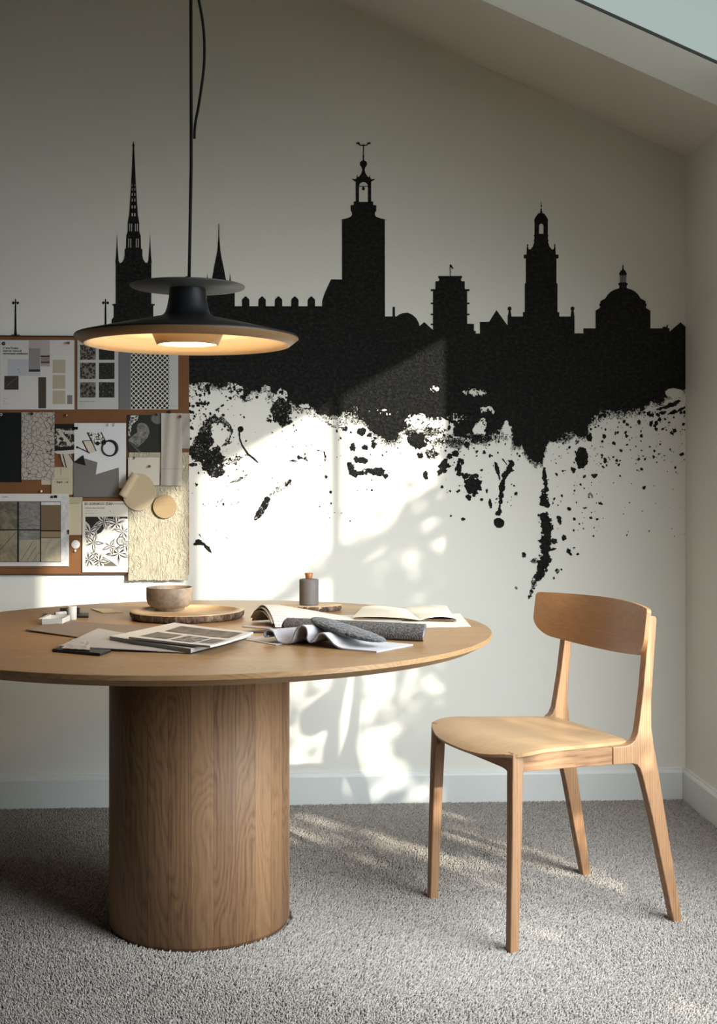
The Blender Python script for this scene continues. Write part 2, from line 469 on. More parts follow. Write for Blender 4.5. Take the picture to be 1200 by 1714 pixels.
# outdoors: an unseen crown on a trunk, added to shade the roof window, and a shrub whose leaves dapple the sun in the tall window
ADDED_TREE = empty('added_tree', (4.2, -.3, -.3), 0, 'unseen leafy crown and trunk added outside the right-hand windows to shade the roof window', 'added_tree')
def leafmat(name, a, b):
    t = NT(name); t.color(t.mix(t.noise(t.coord(), 6, 3), a, b)); t.rough(.55)
    t.b.inputs['Transmission Weight'].default_value = 0; return t.mat
M['leaf'] = leafmat('green_leaves', (.03, .09, .02), (.08, .17, .04))
M['bark'] = plain('brown_bark', (.12, .08, .05), .9, bump=.5, bscale=40, bdist=.01)
m = MB(); m.tube([(0, 0, 0), (.05, .02, 2.0), (0, -.3, 4.6)], [.16, .13, .10], 12); m.build('trunk', M['bark'], ADDED_TREE)
m = MB(); rings = []
for i in range(19):
    t_ = i / 18; zz = 4.08 + 2.3 * t_
    rr = (max(0.0, 1 - (abs(t_ - .35) / .66) ** 5)) ** .5 + .02
    rings.append([(-.2 + rr * 1.5 * math.cos(2*PI*k/40) * (1 + .05 * math.sin(5*k+i)), -1.35 + rr * 2.3 * math.sin(2*PI*k/40) * (1 + .05 * math.cos(3*k+2*i)), zz + .57 * rr * 1.5 * math.cos(2*PI*k/40)) for k in range(40)])
m.loft(rings); m.build('crown', M['leaf'], ADDED_TREE)

SHRUB = empty('shrub', (2.1, 1.3, -.3), 0, 'leafy shrub growing outside the tall right-hand window', 'shrub')
rs = random.Random(21)
lf = MB()
def win_to_out(ys, zs, dx):    # walks from a point of the window outward along the sunlight
    return Vector((XR + dx, ys - dx / K, zs + .57 * dx))
def leaf(p, size, rs):
    d = Vector((rs.uniform(-1, 1), rs.uniform(-.6, .6), rs.uniform(-1, .4))).normalized()
    n = (-SUN_DIR + Vector((rs.uniform(-.6, .6), rs.uniform(-.6, .6), rs.uniform(-.6, .6)))).normalized()
    a = (d - n * d.dot(n)).normalized(); b = n.cross(a)
    pts = [p - a * size * .5, p - a * size * .2 + b * size * .22, p + a * size * .1 + b * size * .25, p + a * size * .5, p + a * size * .1 - b * size * .25, p - a * size * .2 - b * size * .22]
    lf.add(pts, [(0, 1, 2, 3, 4, 5)])
def density(ys, zs):
    if zs > 1.95: return 0
    far = ys > 2.40
    if zs > 1.62: return .05 if far else .0
    low = .77 - .65 * (ys - 1.81)          # solid mass of the shrub below this line
    if zs < low - .06: return 1.0
    if zs < low + .17: return .04
    if 2.26 < ys < 2.68 and .70 < zs < 1.28: return .02
    if zs > 1.25: return .66 if far else .30
    if zs > .95: return .72 if far else .58
    if ys > 2.72: return .66
    return .55
for ci in range(700):
    ys = rs.uniform(1.3, 3.1); zs = rs.uniform(.15, 1.75)
    if rs.random() > density(ys, zs): continue
    dx = rs.uniform(.35, 1.3)
    c0 = win_to_out(ys, zs, dx)
    for k in range(7):
        leaf(c0 + Vector((rs.gauss(0, .045), rs.gauss(0, .045), rs.gauss(0, .04))), rs.uniform(.05, .085), rs)
lf.v = [tuple(Vector(p) - SHRUB.location) for p in lf.v]
lf.build('leaves', M['leaf'], SHRUB, merge=False)
m = MB()
for k in range(9):
    a = 2 * PI * k / 9
    m.tube(smoothpath([(0, 0, 0), (.12 * math.cos(a), .12 * math.sin(a), .4), (.3 * math.cos(a), .35 * math.sin(a), 1.0), (.42 * math.cos(a), .6 * math.sin(a), 1.6)], 5), .012, 6)
m.build('stem', M['bark'], SHRUB)
gr = MB(); gr.box((XR + T, -8, -.34), (9, 9, -.30)); 
struct(gr, 'ground', plain('lawn', (.05, .10, .03), .95, var=.3, scale=8))

# ------------------------------------------------------------------ carpet pile (uncountable tufts)
TABLE_C = (-.243, 3.234); PED_R = .2345
def carpet():
    rng = np.random.default_rng(3)
    dx = .0044
    xs = np.arange(-1.9, XR - .018, dx); ys = np.arange(2.1, YW - .017, dx)
    gx, gy = np.meshgrid(xs, ys); x = gx.ravel() + rng.uniform(-.0022, .0022, gx.size); y = gy.ravel() + rng.uniform(-.0022, .0022, gx.size)
    keep = ((x - TABLE_C[0]) ** 2 + (y - TABLE_C[1]) ** 2 > (PED_R + .002) ** 2) & (x < XR - .018) & (y < YW - .018)
    # only what the picture can see, with a margin
    keep &= (np.abs(x - .0536 * y) < .2927 * y + .60)
    x, y = x[keep], y[keep]; n = len(x)
    # pile lies in slow waves
    ph = np.sin(x * 3.1 + 1.7 * np.sin(y * 2.3)) + np.sin(y * 4.3 + 1.3 * np.sin(x * 2.9 + 1))
    ang = -0.9 + .5 * ph + rng.normal(0, .55, n); lean = rng.uniform(.003, .0075, n) * (1 + .25 * ph)
    hh = rng.uniform(.0075, .0115, n); r = rng.uniform(.0022, .0031, n); rot = rng.uniform(0, 2 * np.pi, n)
    V = np.zeros((n, 9, 3), np.float32)
    for k in range(4):
        a = rot + k * np.pi / 2
        V[:, k, 0] = x + r * np.cos(a); V[:, k, 1] = y + r * np.sin(a); V[:, k, 2] = -.004
        V[:, 4 + k, 0] = x + .5 * lean * np.cos(ang) + .95 * r * np.cos(a + .5); V[:, 4 + k, 1] = y + .5 * lean * np.sin(ang) + .95 * r * np.sin(a + .5); V[:, 4 + k, 2] = -.004 + hh * .62
    V[:, 8, 0] = x + lean * np.cos(ang); V[:, 8, 1] = y + lean * np.sin(ang); V[:, 8, 2] = -.004 + hh
    F = []
    base = (np.arange(n) * 9)[:, None]
    quads = np.concatenate([base + np.array([[k, (k + 1) % 4, 4 + (k + 1) % 4, 4 + k]]) for k in range(4)], 1).reshape(-1, 4)
    tris = np.concatenate([base + np.array([[4 + k, 4 + (k + 1) % 4, 8]]) for k in range(4)], 1).reshape(-1, 3)
    me = bpy.data.meshes.new('carpet_pile')
    me.vertices.add(n * 9); me.vertices.foreach_set('co', V.ravel())
    li = np.concatenate([quads.ravel(), tris.ravel()]); nq, nt = len(quads), len(tris)
    me.loops.add(len(li)); me.loops.foreach_set('vertex_index', li.astype(np.int32))
    me.polygons.add(nq + nt)
    st = np.concatenate([np.arange(nq) * 4, nq * 4 + np.arange(nt) * 3]).astype(np.int32)
    me.polygons.foreach_set('loop_start', st)
    me.update(calc_edges=True)
    me.polygons.foreach_set('use_smooth', np.ones(nq + nt, bool))
    at = me.attributes.new('tone', 'FLOAT', 'POINT')
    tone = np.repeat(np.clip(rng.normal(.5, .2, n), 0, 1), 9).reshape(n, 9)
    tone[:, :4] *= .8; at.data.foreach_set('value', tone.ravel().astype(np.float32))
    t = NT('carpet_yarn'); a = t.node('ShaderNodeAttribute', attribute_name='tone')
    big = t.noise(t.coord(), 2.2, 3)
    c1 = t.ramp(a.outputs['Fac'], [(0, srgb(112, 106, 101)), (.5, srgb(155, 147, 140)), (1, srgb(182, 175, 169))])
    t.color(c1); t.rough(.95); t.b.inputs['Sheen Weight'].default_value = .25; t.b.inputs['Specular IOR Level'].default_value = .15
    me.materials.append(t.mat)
    o = bpy.data.objects.new('carpet_pile', me); COL.objects.link(o)
    return tag(o, 'short grey beige carpet pile covering the floor', 'carpet', None, 'stuff')
carpet()

# ------------------------------------------------------------------ skyline mural painted on the back wall
def mural():
    OFF = .0012
    W = lambda x, y: on_wall(x, y, OFF)
    m = MB()
    def P(loop, holes=()): m.poly([W(*p) for p in loop], [[W(*p) for p in h] for h in holes])
    def rect(x0, y0, x1, y1): return [(x0, y0), (x1, y0), (x1, y1), (x0, y1)]
    def arch(x0, x1, yt, yb, n=8):
        r = (x1 - x0) / 2; c = (x0 + x1) / 2
        return [(x0, yb), (x1, yb)] + [(c + r * math.cos(PI * k / n), yt + r - r * math.sin(PI * k / n)) for k in range(n + 1)]
    def disc(cx, cy, r, ry=None, n=14): P([(cx + r * math.cos(2*PI*k/n), cy + (ry or r) * math.sin(2*PI*k/n)) for k in range(n)])
    def sym(c, left): return left + [(2 * c - x, y) for x, y in reversed(left)]
    B = 640
    # spire church, left
    c = 223.6
    left = [(187, 600), (187, 535), (190.5, 531), (190.5, 512), (188, 511), (188, 509), (193.8, 508.5), (193.8, 440.5), (193, 440), (194, 432), (195.2, 412), (196, 390), (196.8, 412), (198.6, 436), (200.5, 440.5), (204, 439.5), (207.5, 434), (208.8, 427.5), (208.8, 418), (211, 415.5), (211.6, 394), (212.6, 392), (214, 387.5), (214, 374), (214.8, 367.5), (216.3, 360), (218, 335), (219.6, 310), (221.3, 275), (222.4, 246), (221.6, 243), (222.6, 241.5), (223.2, 237)]
    holes = []
    for (y, w) in ((310, .5), (317, .6), (325.5, .8), (335, .9), (346.5, 1.0), (359.5, 1.1)):
        for dx in (-2.2, 2.2): holes.append(rect(c + dx - w, y - 1.5 - w, c + dx + w, y + 1.5 + w))
    for dx in (-6.6, -3.2, 3.2, 6.6): holes.append(rect(c + dx - .7, 374.5, c + dx + .7, 387.3))
    for dx in (-8.0, -4.6, 4.6, 8.0): holes.append(rect(c + dx - .7, 399.5, c + dx + .7, 414.5))
    P(sym(c, left), holes)
    # low roofs behind the lamp, second spire
    P([(187, 560), (287, 560), (287, 527), (291, 525.5), (346, 525.5), (346, 478), (354.3, 471), (358.8, 445), (362, 430), (364, 418), (365.6, 395), (365.8, 376), (366.3, 374), (366.9, 376), (367.1, 395), (368.8, 418), (370.6, 430), (373.8, 445), (378.8, 471), (393, 478), (393, 512.6), (393, B), (187, B)])
    for x in (347.2, 385.2): P([(x - 1.3, 480), (x - .8, 466), (x, 457), (x + .8, 466), (x + 1.3, 480)])
    # battlement wall and the city-hall tower
    for x in (411.2, 438.7, 466.2, 493.5, 521.2): P([(x - 6.2, 513), (x - 6.2, 502), (x - 4.5, 499.5), (x, 495.7), (x + 4.5, 499.5), (x + 6.2, 502), (x + 6.2, 513)])
    c = 608.3
    left = [(572.5, 468), (572.5, 368.6), (569.5, 368), (573, 367.3), (583, 364.6), (587.5, 362.5), (589, 360), (589, 356.5), (586.8, 352.5), (586.8, 343.7), (592, 343.3), (592, 337.5), (595.4, 337), (595.4, 304), (592, 302.5), (588.6, 300.4), (590, 299.6), (595, 300), (596.8, 298), (597.5, 291.8), (598.7, 296.5), (601, 296), (605, 290), (606.2, 284), (605, 280), (602.4, 276.5), (602.3, 272.5), (604, 270.3), (607, 268.8), (607.4, 264), (606.8, 261.5), (607.5, 259.5), (607.5, 244.5), (603, 244), (599.5, 241.6), (596.5, 241.2), (595.8, 238), (597.4, 239.4), (598.3, 238), (599.6, 237.4), (600.8, 239.2), (602.6, 238.6), (601.8, 241), (604.5, 242.8), (607.8, 242), (608, 240.8)]
    tower = [(393, B), (393, 512.6), (539, 512.6), (539.2, 504), (543, 492), (553.8, 468), (556, 467.5)] + sym(c, left)
    tower = tower[:-1] + [(644.3, 529.6), (657, 529.6), (657, 513.6), (661, 513.6), (661, 529.6), (664, 529.6), (668, 526.5), (675, 524), (682, 523.2), (690, 526.7), (697, 533), (701, 541), (702, 546), (710, 539), (724.6, 552.5), (724.6, B)]
    P(tower, [arch(600.8, 615.8, 304.8, 338)])
    P(rect(600.5, 311.4, 616.2, 312.7)); P(rect(607.4, 312, 609, 315)); disc(608.2, 316, 2.4, 2.9)
    # tower block with balconies and a flag
    L = [(724.6, 487.4), (720.8, 487.4), (720.8, 484.2), (728.7, 484), (728.7, 471), (734.4, 470.6), (735.2, 467.5), (733.2, 465), (733.2, 462)]
    Lb = []
    for y0, y1 in ((541.7, 544.3), (525, 527.7), (506.5, 509.2)): Lb += [(724.6, y1), (720.8, y1), (720.8, y0), (724.6, y0)]
    R_ = [(773.2, 462), (773.2, 465), (771.4, 467.5), (772.2, 470.6), (777.8, 471), (777.8, 484), (785.7, 484.2), (785.7, 487.4), (781.8, 487.4)]
    Rb = []
    for y0, y1 in ((506.5, 509.2), (525, 527.7)): Rb += [(781.8, y0), (785.7, y0), (785.7, y1), (781.8, y1)]
    P([(724.6, B)] + Lb + L + R_ + Rb + [(781.8, 542), (793.3, 542.2), (793.3, 553.8), (796.2, 554), (796.2, 558.2), (803.1, 558.2), (803.1, B)])
    P(rect(752.6, 443, 753.8, 463)); P([(753.4, 442.2), (756, 444), (758.8, 449.5), (758.2, 451), (755.5, 448.5), (753.6, 446.6)])
    # belfry tower
    c = 905.6
    left = [(878.2, 475), (880, 473.7), (880, 433), (876.5, 432.5), (876.5, 426.4), (881.2, 426), (881.6, 414), (882.4, 411.5), (881.4, 410.2), (882.9, 408.4), (884.3, 410.2), (883.4, 411.8), (884.4, 417), (887.6, 417.6), (891.5, 413), (894.2, 405), (892.8, 402.4), (894.2, 401), (894.2, 396), (892.8, 394.4), (894.4, 393), (894.4, 370), (893.6, 369), (896.3, 363.5), (900, 358.2), (904, 356.2), (903.8, 353.5), (905, 352), (903.8, 350.8), (905.2, 349.2), (904.9, 345.4), (903.6, 344.6), (905, 343.6), (905.3, 337.2)]
    pl = [(803.1, B), (803.1, 538.8), (818.6, 538.8), (830.8, 519), (848.8, 544), (849.4, 544), (849.4, 530.5), (850.8, 523.5), (851.4, 520), (849.6, 518.5), (849.4, 515.6), (851, 513.6), (852.8, 513.1), (854.7, 513.7), (856.1, 515.8), (855.8, 518.4), (854.3, 520), (855.2, 523.5), (856, 529.8), (875, 529.8), (875, 522.6), (878.2, 522.2)]
    pr = [(932.9, 522.2), (936, 522.6), (936, 529.8), (954.8, 529.8), (955.6, 523.5), (956.4, 520), (955.1, 518.4), (954.8, 515.8), (956.2, 513.7), (958.1, 513.1), (960, 513.7), (961.4, 515.8), (961.1, 518.4), (959.8, 520), (960.6, 523.5), (961.4, 530), (961.5, 558), (976.2, 558)]
    dl = [(976.2, 549.6), (996.6, 549.6), (996.6, 520), (1003.6, 515.8), (1004.4, 513), (1003, 511.5), (1003, 508.8), (1004.6, 507.8), (1004.4, 504.6), (1008, 502), (1012.5, 500), (1017.5, 492.5), (1022, 488.3), (1028, 485), (1036.2, 482.4), (1036.2, 477.8), (1034.6, 476.8), (1034.6, 474.4), (1037, 473.2), (1037, 460.4), (1036, 459.6), (1036, 458), (1038, 454), (1041, 451.4), (1041.8, 447), (1041.2, 445.5), (1042.2, 444), (1042.4, 441)]
    dr = [(2 * 1042.5 - x, y) for x, y in reversed(dl[2:])]
    rest = [(1088.4, 549.6), (1108.8, 549.6), (1108.8, 547), (1115.5, 547), (1115.5, 543.8), (1117.6, 543.8), (1117.6, 549), (1120.4, 549.6), (1120.4, 555), (1138.8, 539.5), (1147.3, 547), (1147.3, B)]
    P(pl + sym(c, left) + pr + dl + dr + rest, [arch(902, 909.4, 374.6, 391.4), rect(1038.4, 460.8, 1039.4, 472.6), rect(1040.8, 460.8, 1041.7, 472.6), rect(1043.2, 460.8, 1044.1, 472.6), rect(1045.4, 460.8, 1046.5, 472.6)])
    # two street lamps and a railing, far left
    for x in (26.2, 176.8):
        P([(x - 2.4, 562), (x - 1.6, 552), (x - 1.0, 506), (x - .8, 501), (x, 500), (x + .8, 501), (x + 1.0, 506), (x + 1.6, 552), (x + 2.4, 562)])
        disc(x - 3.7, 507, 2.1, 2.4); disc(x + 3.7, 507, 2.1, 2.4); P(rect(x - 3, 506.4, x + 3, 507.2))
        P([(x - 6.6, 565.5), (x - 7.4, 560.2), (x + 7.4, 560.2), (x + 6.6, 565.5)])
    P(rect(-40, 562.8, 190, 564.0))
    for x in list(range(-29, 180, 20)): P(rect(x, 563.5, x + 1.2, 568))

    # ---- lower edge: ragged ink, drips and spatter, worked out on a fine grid
    ST = .7
    X0, X1, Y0, Y1 = 300., 1147.3, 640., 1008.
    nx, ny = int((X1 - X0) / ST), int((Y1 - Y0) / ST)
    gx = X0 + (np.arange(nx) + .5) * ST; gy = Y0 + (np.arange(ny) + .5) * ST
    GX, GY = np.meshgrid(gx, gy)
    rng = np.random.default_rng(11)
    def vnoise(x, y, sc, seed):
        r = np.random.default_rng(seed); n = 256; tab = r.random((n, n))
        fx, fy = x / sc, y / sc
        ix, iy = np.floor(fx).astype(int), np.floor(fy).astype(int); tx, ty = fx - ix, fy - iy
        tx = tx * tx * (3 - 2 * tx); ty = ty * ty * (3 - 2 * ty)
        g = lambda a, b: tab[a % n, b % n]
        return (g(ix, iy) * (1 - tx) + g(ix + 1, iy) * tx) * (1 - ty) + (g(ix, iy + 1) * (1 - tx) + g(ix + 1, iy + 1) * tx) * ty
    def fbm(x, y, sc, seed, o=4):
        a = 0; w = 1; t = 0
        for k in range(o): a = a + w * vnoise(x, y, sc / 2 ** k, seed + k); t += w; w *= .55
        return a / t
    N1 = fbm(GX, GY, 16, 1) - .5; N2 = fbm(GX, GY, 5, 9, 3) - .5; N4 = fbm(GX, GY, 2.4, 60, 2) - .5; N3 = rng.random(GX.shape); NF = fbm(GX, GY, 2.6, 30, 2)
    NB = fbm(GX, GY, 40, 40) - .5
    def fine(): return .55 * NF + .45 * N3
    FN = fine()
    ink = np.zeros(GX.shape, bool)
    # ragged lower boundary of the black mass
    bx = [300, 316, 345, 382, 392, 410, 427, 446, 452, 470, 490, 500, 522, 530, 550, 572, 588, 609, 620, 634, 647, 657, 665, 679, 689, 700, 711, 727, 743, 753, 769, 796, 817, 833, 844, 853, 860, 880, 887, 896, 907, 915, 921, 945, 979, 984, 987, 996, 1012, 1040, 1075, 1105, 1125, 1148]
    by = [645, 645, 643, 643, 655, 668, 652, 646, 655, 664, 676, 680, 683, 691, 699, 697, 694, 702, 714, 726, 736, 734, 730, 720, 710, 700, 698, 700, 712, 727, 731, 733, 727, 724, 717, 718, 730, 752, 764, 770, 776, 746, 732, 728, 730, 716, 706, 698, 691, 687, 682, 672, 662, 652]
    edge = np.interp(GX + N1 * 10, bx, by) + N1 * 24 + N2 * 14 + N4 * 9
    d = edge - GY
    ink |= d > 0
    # dry granular fringe just under the boundary
    wgt = np.interp(GX, [300, 380, 520, 640, 760, 880, 985, 1000, 1148], [10, 14, 12, 16, 26, 12, 8, 10, 9])
    ink |= (d > -wgt * 1.5 * (.6 + NB)) & (FN > .47 + .27 * np.clip(-d / (1.5 * wgt), 0, 1))
    # worn patches within
    for x, y, rx, ry, a in ((727, 652, 8, 6, .62), (797, 656, 20, 7, .5), (812, 688, 14, 10, .42), (640, 690, 26, 6, .4), (594, 686, 10, 6, .5), (705, 707, 22, 16, .62), (735, 716, 26, 18, .55), (805, 714, 13, 16, .66), (849, 716, 9, 14, .6), (470, 668, 12, 18, .62), (395, 655, 22, 14, .52), (320, 655, 26, 10, .5), (1130, 658, 16, 7, .8), (505, 680, 14, 8, .45), (760, 700, 20, 10, .4)):
        q = ((GX - x) / rx) ** 2 + ((GY - y) / ry) ** 2 + N1 * 2.0
        ink &= ~((q < 1) & (fbm(GX, GY, 7, int(x)) * .6 + .4 * NF < a * (1.05 - .25 * q)))
    def blob(x, y, rx, ry=None, rot=0, dens=1.0, rag=.5):
        nonlocal ink
        ry = ry or rx; R = max(rx, ry) * 2.2 + 4
        i0, i1 = max(0, int((x - R - X0) / ST)), min(nx, int((x + R - X0) / ST) + 1)
        j0, j1 = max(0, int((y - R - Y0) / ST)), min(ny, int((y + R - Y0) / ST) + 1)
        if i0 >= i1 or j0 >= j1: return
        gx_, gy_ = GX[j0:j1, i0:i1] - x, GY[j0:j1, i0:i1] - y
        a = math.radians(rot); u = gx_ * math.cos(a) + gy_ * math.sin(a); v = -gx_ * math.sin(a) + gy_ * math.cos(a)
        q = np.sqrt((u / rx) ** 2 + (v / ry) ** 2)
        amp = rag * min(1.6, 2.2 / math.sqrt(min(rx, ry)) + .25)
        hit = q + (N2[j0:j1, i0:i1] * 2.0 + N1[j0:j1, i0:i1] * 1.9 + N4[j0:j1, i0:i1] * .9) * amp < 1
        if dens < 1: hit &= (FN[j0:j1, i0:i1] < .22 + .62 * dens)
        ink[j0:j1, i0:i1] |= hit
    def stroke(pts, dens=1.0, rag=.55, step=1.2):
        for (x0, y0, r0), (x1, y1, r1) in zip(pts, pts[1:]):
            n = max(1, int(math.hypot(x1 - x0, y1 - y0) / step))
            for k in range(n + 1):
                t = k / n; blob(x0 + (x1 - x0) * t, y0 + (y1 - y0) * t, r0 + (r1 - r0) * t, dens=dens, rag=rag)
    for b in ((606, 723, 6), (619, 728, 4.5), (625, 743, 4, 5), (590, 748.5, 4, 6), (610, 749, 5), (605, 770, 9, 5, 12), (598, 767, 4, 2.5, 20), (646, 797, 3.4), (570, 733, 2), (704, 762.6, 4.2), (712, 796.5, 5, 7), (743, 780, 7, 14, 30), (753, 765, 4.5), (762.7, 760, 5), (772, 772, 5), (768, 784, 3, 10), (781, 744, 4.5), (797, 797, 5), (792, 813, 13, 18), (781, 797, 4.5), (784, 832, 5.5), (806.7, 836, 3), (814.7, 821, 2.6), (820.8, 844, 3, 5.5), (775, 869, 2), (754.7, 863, 1.8), (740, 815, 1.8), (768, 821, 2.4), (622.7, 820.5, 1.5), (598, 821, 1.6), (614, 819, 1), (722.7, 760, 11, 7, 0, .62), (699, 737, 16, 13, 0, 1, .45), (690, 727, 10, 7, 0, .6), (722, 724, 16, 9, 0, .55), (650, 722, 12, 14, 0, .9), (735, 740, 14, 8, 0, .5), (760, 742, 16, 7, 0, .45), (805, 735, 18, 7, 0, .5), (865, 738, 9, 16, 20, .5), (935, 735, 20, 8, 0, .5), (975, 722, 12, 9, 0, .5), (777, 869, 1.5), (546, 798.7, 2.2), (552.8, 824, 2.3), (554, 842.7, 1.3), (552, 866.7, 1.1), (560, 858, 1), (546.7, 879, 1.1),
              (342, 742, 15, 16, 0, .86), (356, 765, 18, 17, 0, .9), (362, 790, 12, 10, 0, .92), (332, 757, 16, 14, 0, .88), (350, 778, 14, 12, 0, .9), (321, 777, 5, 3), (469, 688, 18, 24, 0, .80), (466, 700, 14, 10, 0, .9),
              (402.7, 718.5, 5, 5, 0, 1, .1), (447.5, 836, 5.2, 5.2, 0, 1, .1), (386, 667, 3.6, 2.8), (432.5, 651, 4.6), (430, 665, 2.6), (500, 765.5, 2.2), (510.7, 760, 1.6), (521, 744.5, 1.2), (496, 720, 1.1), (480, 736, 1), (535, 847.5, 1.7), (459.5, 869.5, 1.2), (427, 842, 1.2), (459.5, 822.7, 1.2), (578.7, 716, 1.6, 5),
              (974, 766.6, 11, 18, 0, 1, .25), (959.7, 788, 4), (986, 732, 5, 6), (989, 867, 3.2), (998.6, 869, 2.2), (988, 828, 4, 4.5, 0, .6), (980, 850, 4.4, 2.6), (953, 852, 3.4), (1005, 843, 2.2), (996, 796, 4.2, 3.6, 0, .8), (978, 798, 3.4, 2.6, 0, .8), (1069, 769, 2.4), (1033, 771, 1.9), (1073, 754, 1.9, 2.6), (1095, 755, 2.2), (1053.6, 841, 1.2), (1001, 712.6, 2.6, 3), (1022, 719.5, 1.7, 4, -20), (1034, 715, 2), (1073, 730, 2.3, 2.8), (1104, 702, 3, 2.4), (1110, 691, 4.4, 2.4, -25), (1090, 695, 4.4, 3), (1126, 691, 7, 2.4, -25), (1140, 685, 8, 2.6, -25), (1104, 700, 2.6), (1128, 676, 10, 3, -22), (1112, 682, 9, 2.6, -15),
              (944, 899, 4.6), (954, 926, 3, 6.4, -32), (936, 871, 3, 6.5), (926, 905, 4.6, 4), (926, 919, 4.6, 2.6, -15), (932, 956, 3.2, 3.6, 0, .75), (927, 968, 2, 2.3, 0, .75), (939, 953, 2.2, 2.2, 0, .75), (876.6, 929.6, 2.8, 3.2, 0, .8), (863.7, 984, 2, 2.2, 0, .7), (961, 917, 2, 2, 0, .8), (967, 926.5, 2.3, 2.3, 0, .8), (894, 939, 5.4, 5, 0, .6), (895, 975, 5.4, 6, 0, .7), (887.6, 994, 3.4, 8, 22, .55)):
        blob(*b)
    stroke([(584, 777, 5), (589, 788, 5), (597, 793, 4), (608, 791, 4), (620, 788, 4.6), (631, 788, 7), (637, 790, 5.4)])
    stroke([(854.7, 773, 3.4), (853, 786, 5.5), (844, 796, 4.2), (840, 815, 3.4), (837, 842, 3.4), (835, 860, 4)]); blob(834.5, 875, 8.6, rag=.15); stroke([(829, 775, 1.4), (833, 790, 4), (836, 802, 2.4)]); stroke([(841, 768, 1), (848, 777, 1.2)])
    stroke([(345, 728, 9), (346, 712, 7.5), (357, 701, 6), (371, 703, 5), (382, 712, 4.6), (387, 727, 3.6), (381, 741, 3.4), (372, 746, 1.6)], .72, .6)
    stroke([(400.5, 722, 1.1), (401.2, 734, 1.2), (405, 745, 1.3), (415, 760, 1.8), (424, 767, 1.7), (431.7, 774, .9)], 1, .1, .6)
    stroke([(444.5, 843, 5.2), (438, 853, 5.6), (432, 862, 5), (427, 869, 2)], .82, .25)
    stroke([(453, 829, 4), (466, 820, 5), (485, 807, 4.6)], .34, .5); stroke([(480, 812, 1.6), (486, 805, 2)], .8)
    stroke([(503, 766, 1.6), (510, 768, 2), (516, 772, .8)], .7); stroke([(485, 771.5, 1), (491, 771, 1.4), (497, 772, .7)], .9)
    stroke([(532, 754, 1.4), (538, 754.5, 1.3), (543, 757, 1.6), (544.5, 764, 1.8), (544, 772, .8)], .85)
    stroke([(325, 911, 2.4), (331, 907, 4.2), (340, 910, 4.4), (347, 917, 2.6), (354, 925, .7)]); stroke([(334, 895, .7), (340, 904, .7), (346, 911, .6)])
    stroke([(372, 780, 2), (385, 775, 3), (400, 767, 3), (414, 762, 1.6)], .42, .6); stroke([(385, 808, 1.4), (400, 803, 2), (420, 790, 2)], .5, .6); stroke([(338, 858, .6), (352, 876, .7), (366, 892, .6), (384, 903, .5)], .4)
    stroke([(545, 706, 1), (556, 713, 1.6), (566, 716, 1.4), (580, 716, 2)], .5, .6)
    stroke([(910.8, 784, 2), (912, 800, 4), (912.5, 815, 5), (911, 828, 7), (909, 838, 8.4)]); blob(914, 843, 6)
    stroke([(910, 866, 9), (914, 875, 10.5), (915.5, 890, 9.5), (914, 897, 9), (911, 908, 9.6), (914, 922, 7.4), (912.5, 934, 10), (908, 948, 8.6), (904, 960, 8), (899, 968, 7)]); stroke([(893, 982, 3), (889, 990, 2), (886, 999, 1.4)], .7)
    # scattered specks
    def specks(n, x0, x1, y0, y1, r0, r1, fall=None, s=1):
        r = random.Random(s)
        for _ in range(n):
            x = r.uniform(x0, x1); t = r.random() ** (fall or 1); y = y0 + (y1 - y0) * t
            rr = r0 + (r1 - r0) * r.random() ** 3 * (1 - .4 * t); blob(x, y, rr, rr * r.uniform(.8, 1.7), r.uniform(-40, 40))
    specks(200, 985, 1146, 690, 800, .6, 3.2, 2.2, 1); specks(60, 960, 1146, 760, 905, .5, 1.8, 1.4, 2)
    specks(90, 745, 870, 730, 850, .5, 2.8, 1.7, 3); specks(60, 560, 760, 715, 770, .5, 2.4, 1.8, 4)
    specks(120, 316, 400, 648, 850, .6, 2.4, 1.2, 5); specks(40, 400, 540, 690, 790, .5, 1.3, 1.5, 6); specks(70, 920, 1010, 735, 900, .6, 2.2, 1.2, 7)
    specks(16, 585, 660, 790, 815, .5, 1.2, 1.5, 8); specks(60, 316, 350, 648, 720, .8, 3.5, 1, 9); specks(30, 440, 600, 780, 900, .4, .8, 1, 10)
    # rows of the grid become strips of paint
    xs = [on_wall(X0 + i * ST, 700)[0] for i in range(nx + 1)]
    def zx(x, y): return on_wall(x, y, OFF)
    vs = []; fs = []
    for j in range(ny):
        row = ink[j]
        if not row.any(): continue
        dff = np.diff(np.concatenate([[0], row.astype(np.int8), [0]])); st = np.where(dff == 1)[0]; en = np.where(dff == -1)[0]
        ya, yb = Y0 + j * ST, Y0 + (j + 1) * ST
        for a, b in zip(st, en):
            k = len(vs); xa, xb = X0 + a * ST, X0 + b * ST
            vs += [zx(xa, ya), zx(xa, yb), zx(xb, yb), zx(xb, ya)]; fs.append((k, k + 1, k + 2, k + 3))
    m.add(vs, fs)
    t = NT('black_mural_paint'); v = t.coord()
    h1 = t.noise(t.mapping(v, (1, 1, 1.35)), 72, 5, .62, .3); h2 = t.noise(v, 170, 3, .6)
    grain_shade = t.ramp(h1, [(.38, (.003, .003, .003)), (.50, (.009, .009, .0085)), (.64, (.027, .026, .0245))])  # dry paint grain, with pit shade and glints put into the colour
    t.color(grain_shade); t.rough(.6); t.b.inputs['Specular IOR Level'].default_value = .38
    t.bump(t.math('ADD', h1, t.math('MULTIPLY', h2, .35)), 1.0, .022)
    o = m.build('skyline_mural', t.mat, merge=False)
    bm = bmesh.new(); bm.from_mesh(o.data)
    for f in bm.faces:
        if f.normal.y > 0: f.normal_flip()
    bm.to_mesh(o.data); bm.free()
    return tag(o, 'black city skyline silhouette with ink drips painted across the white back wall', 'mural')
mural()

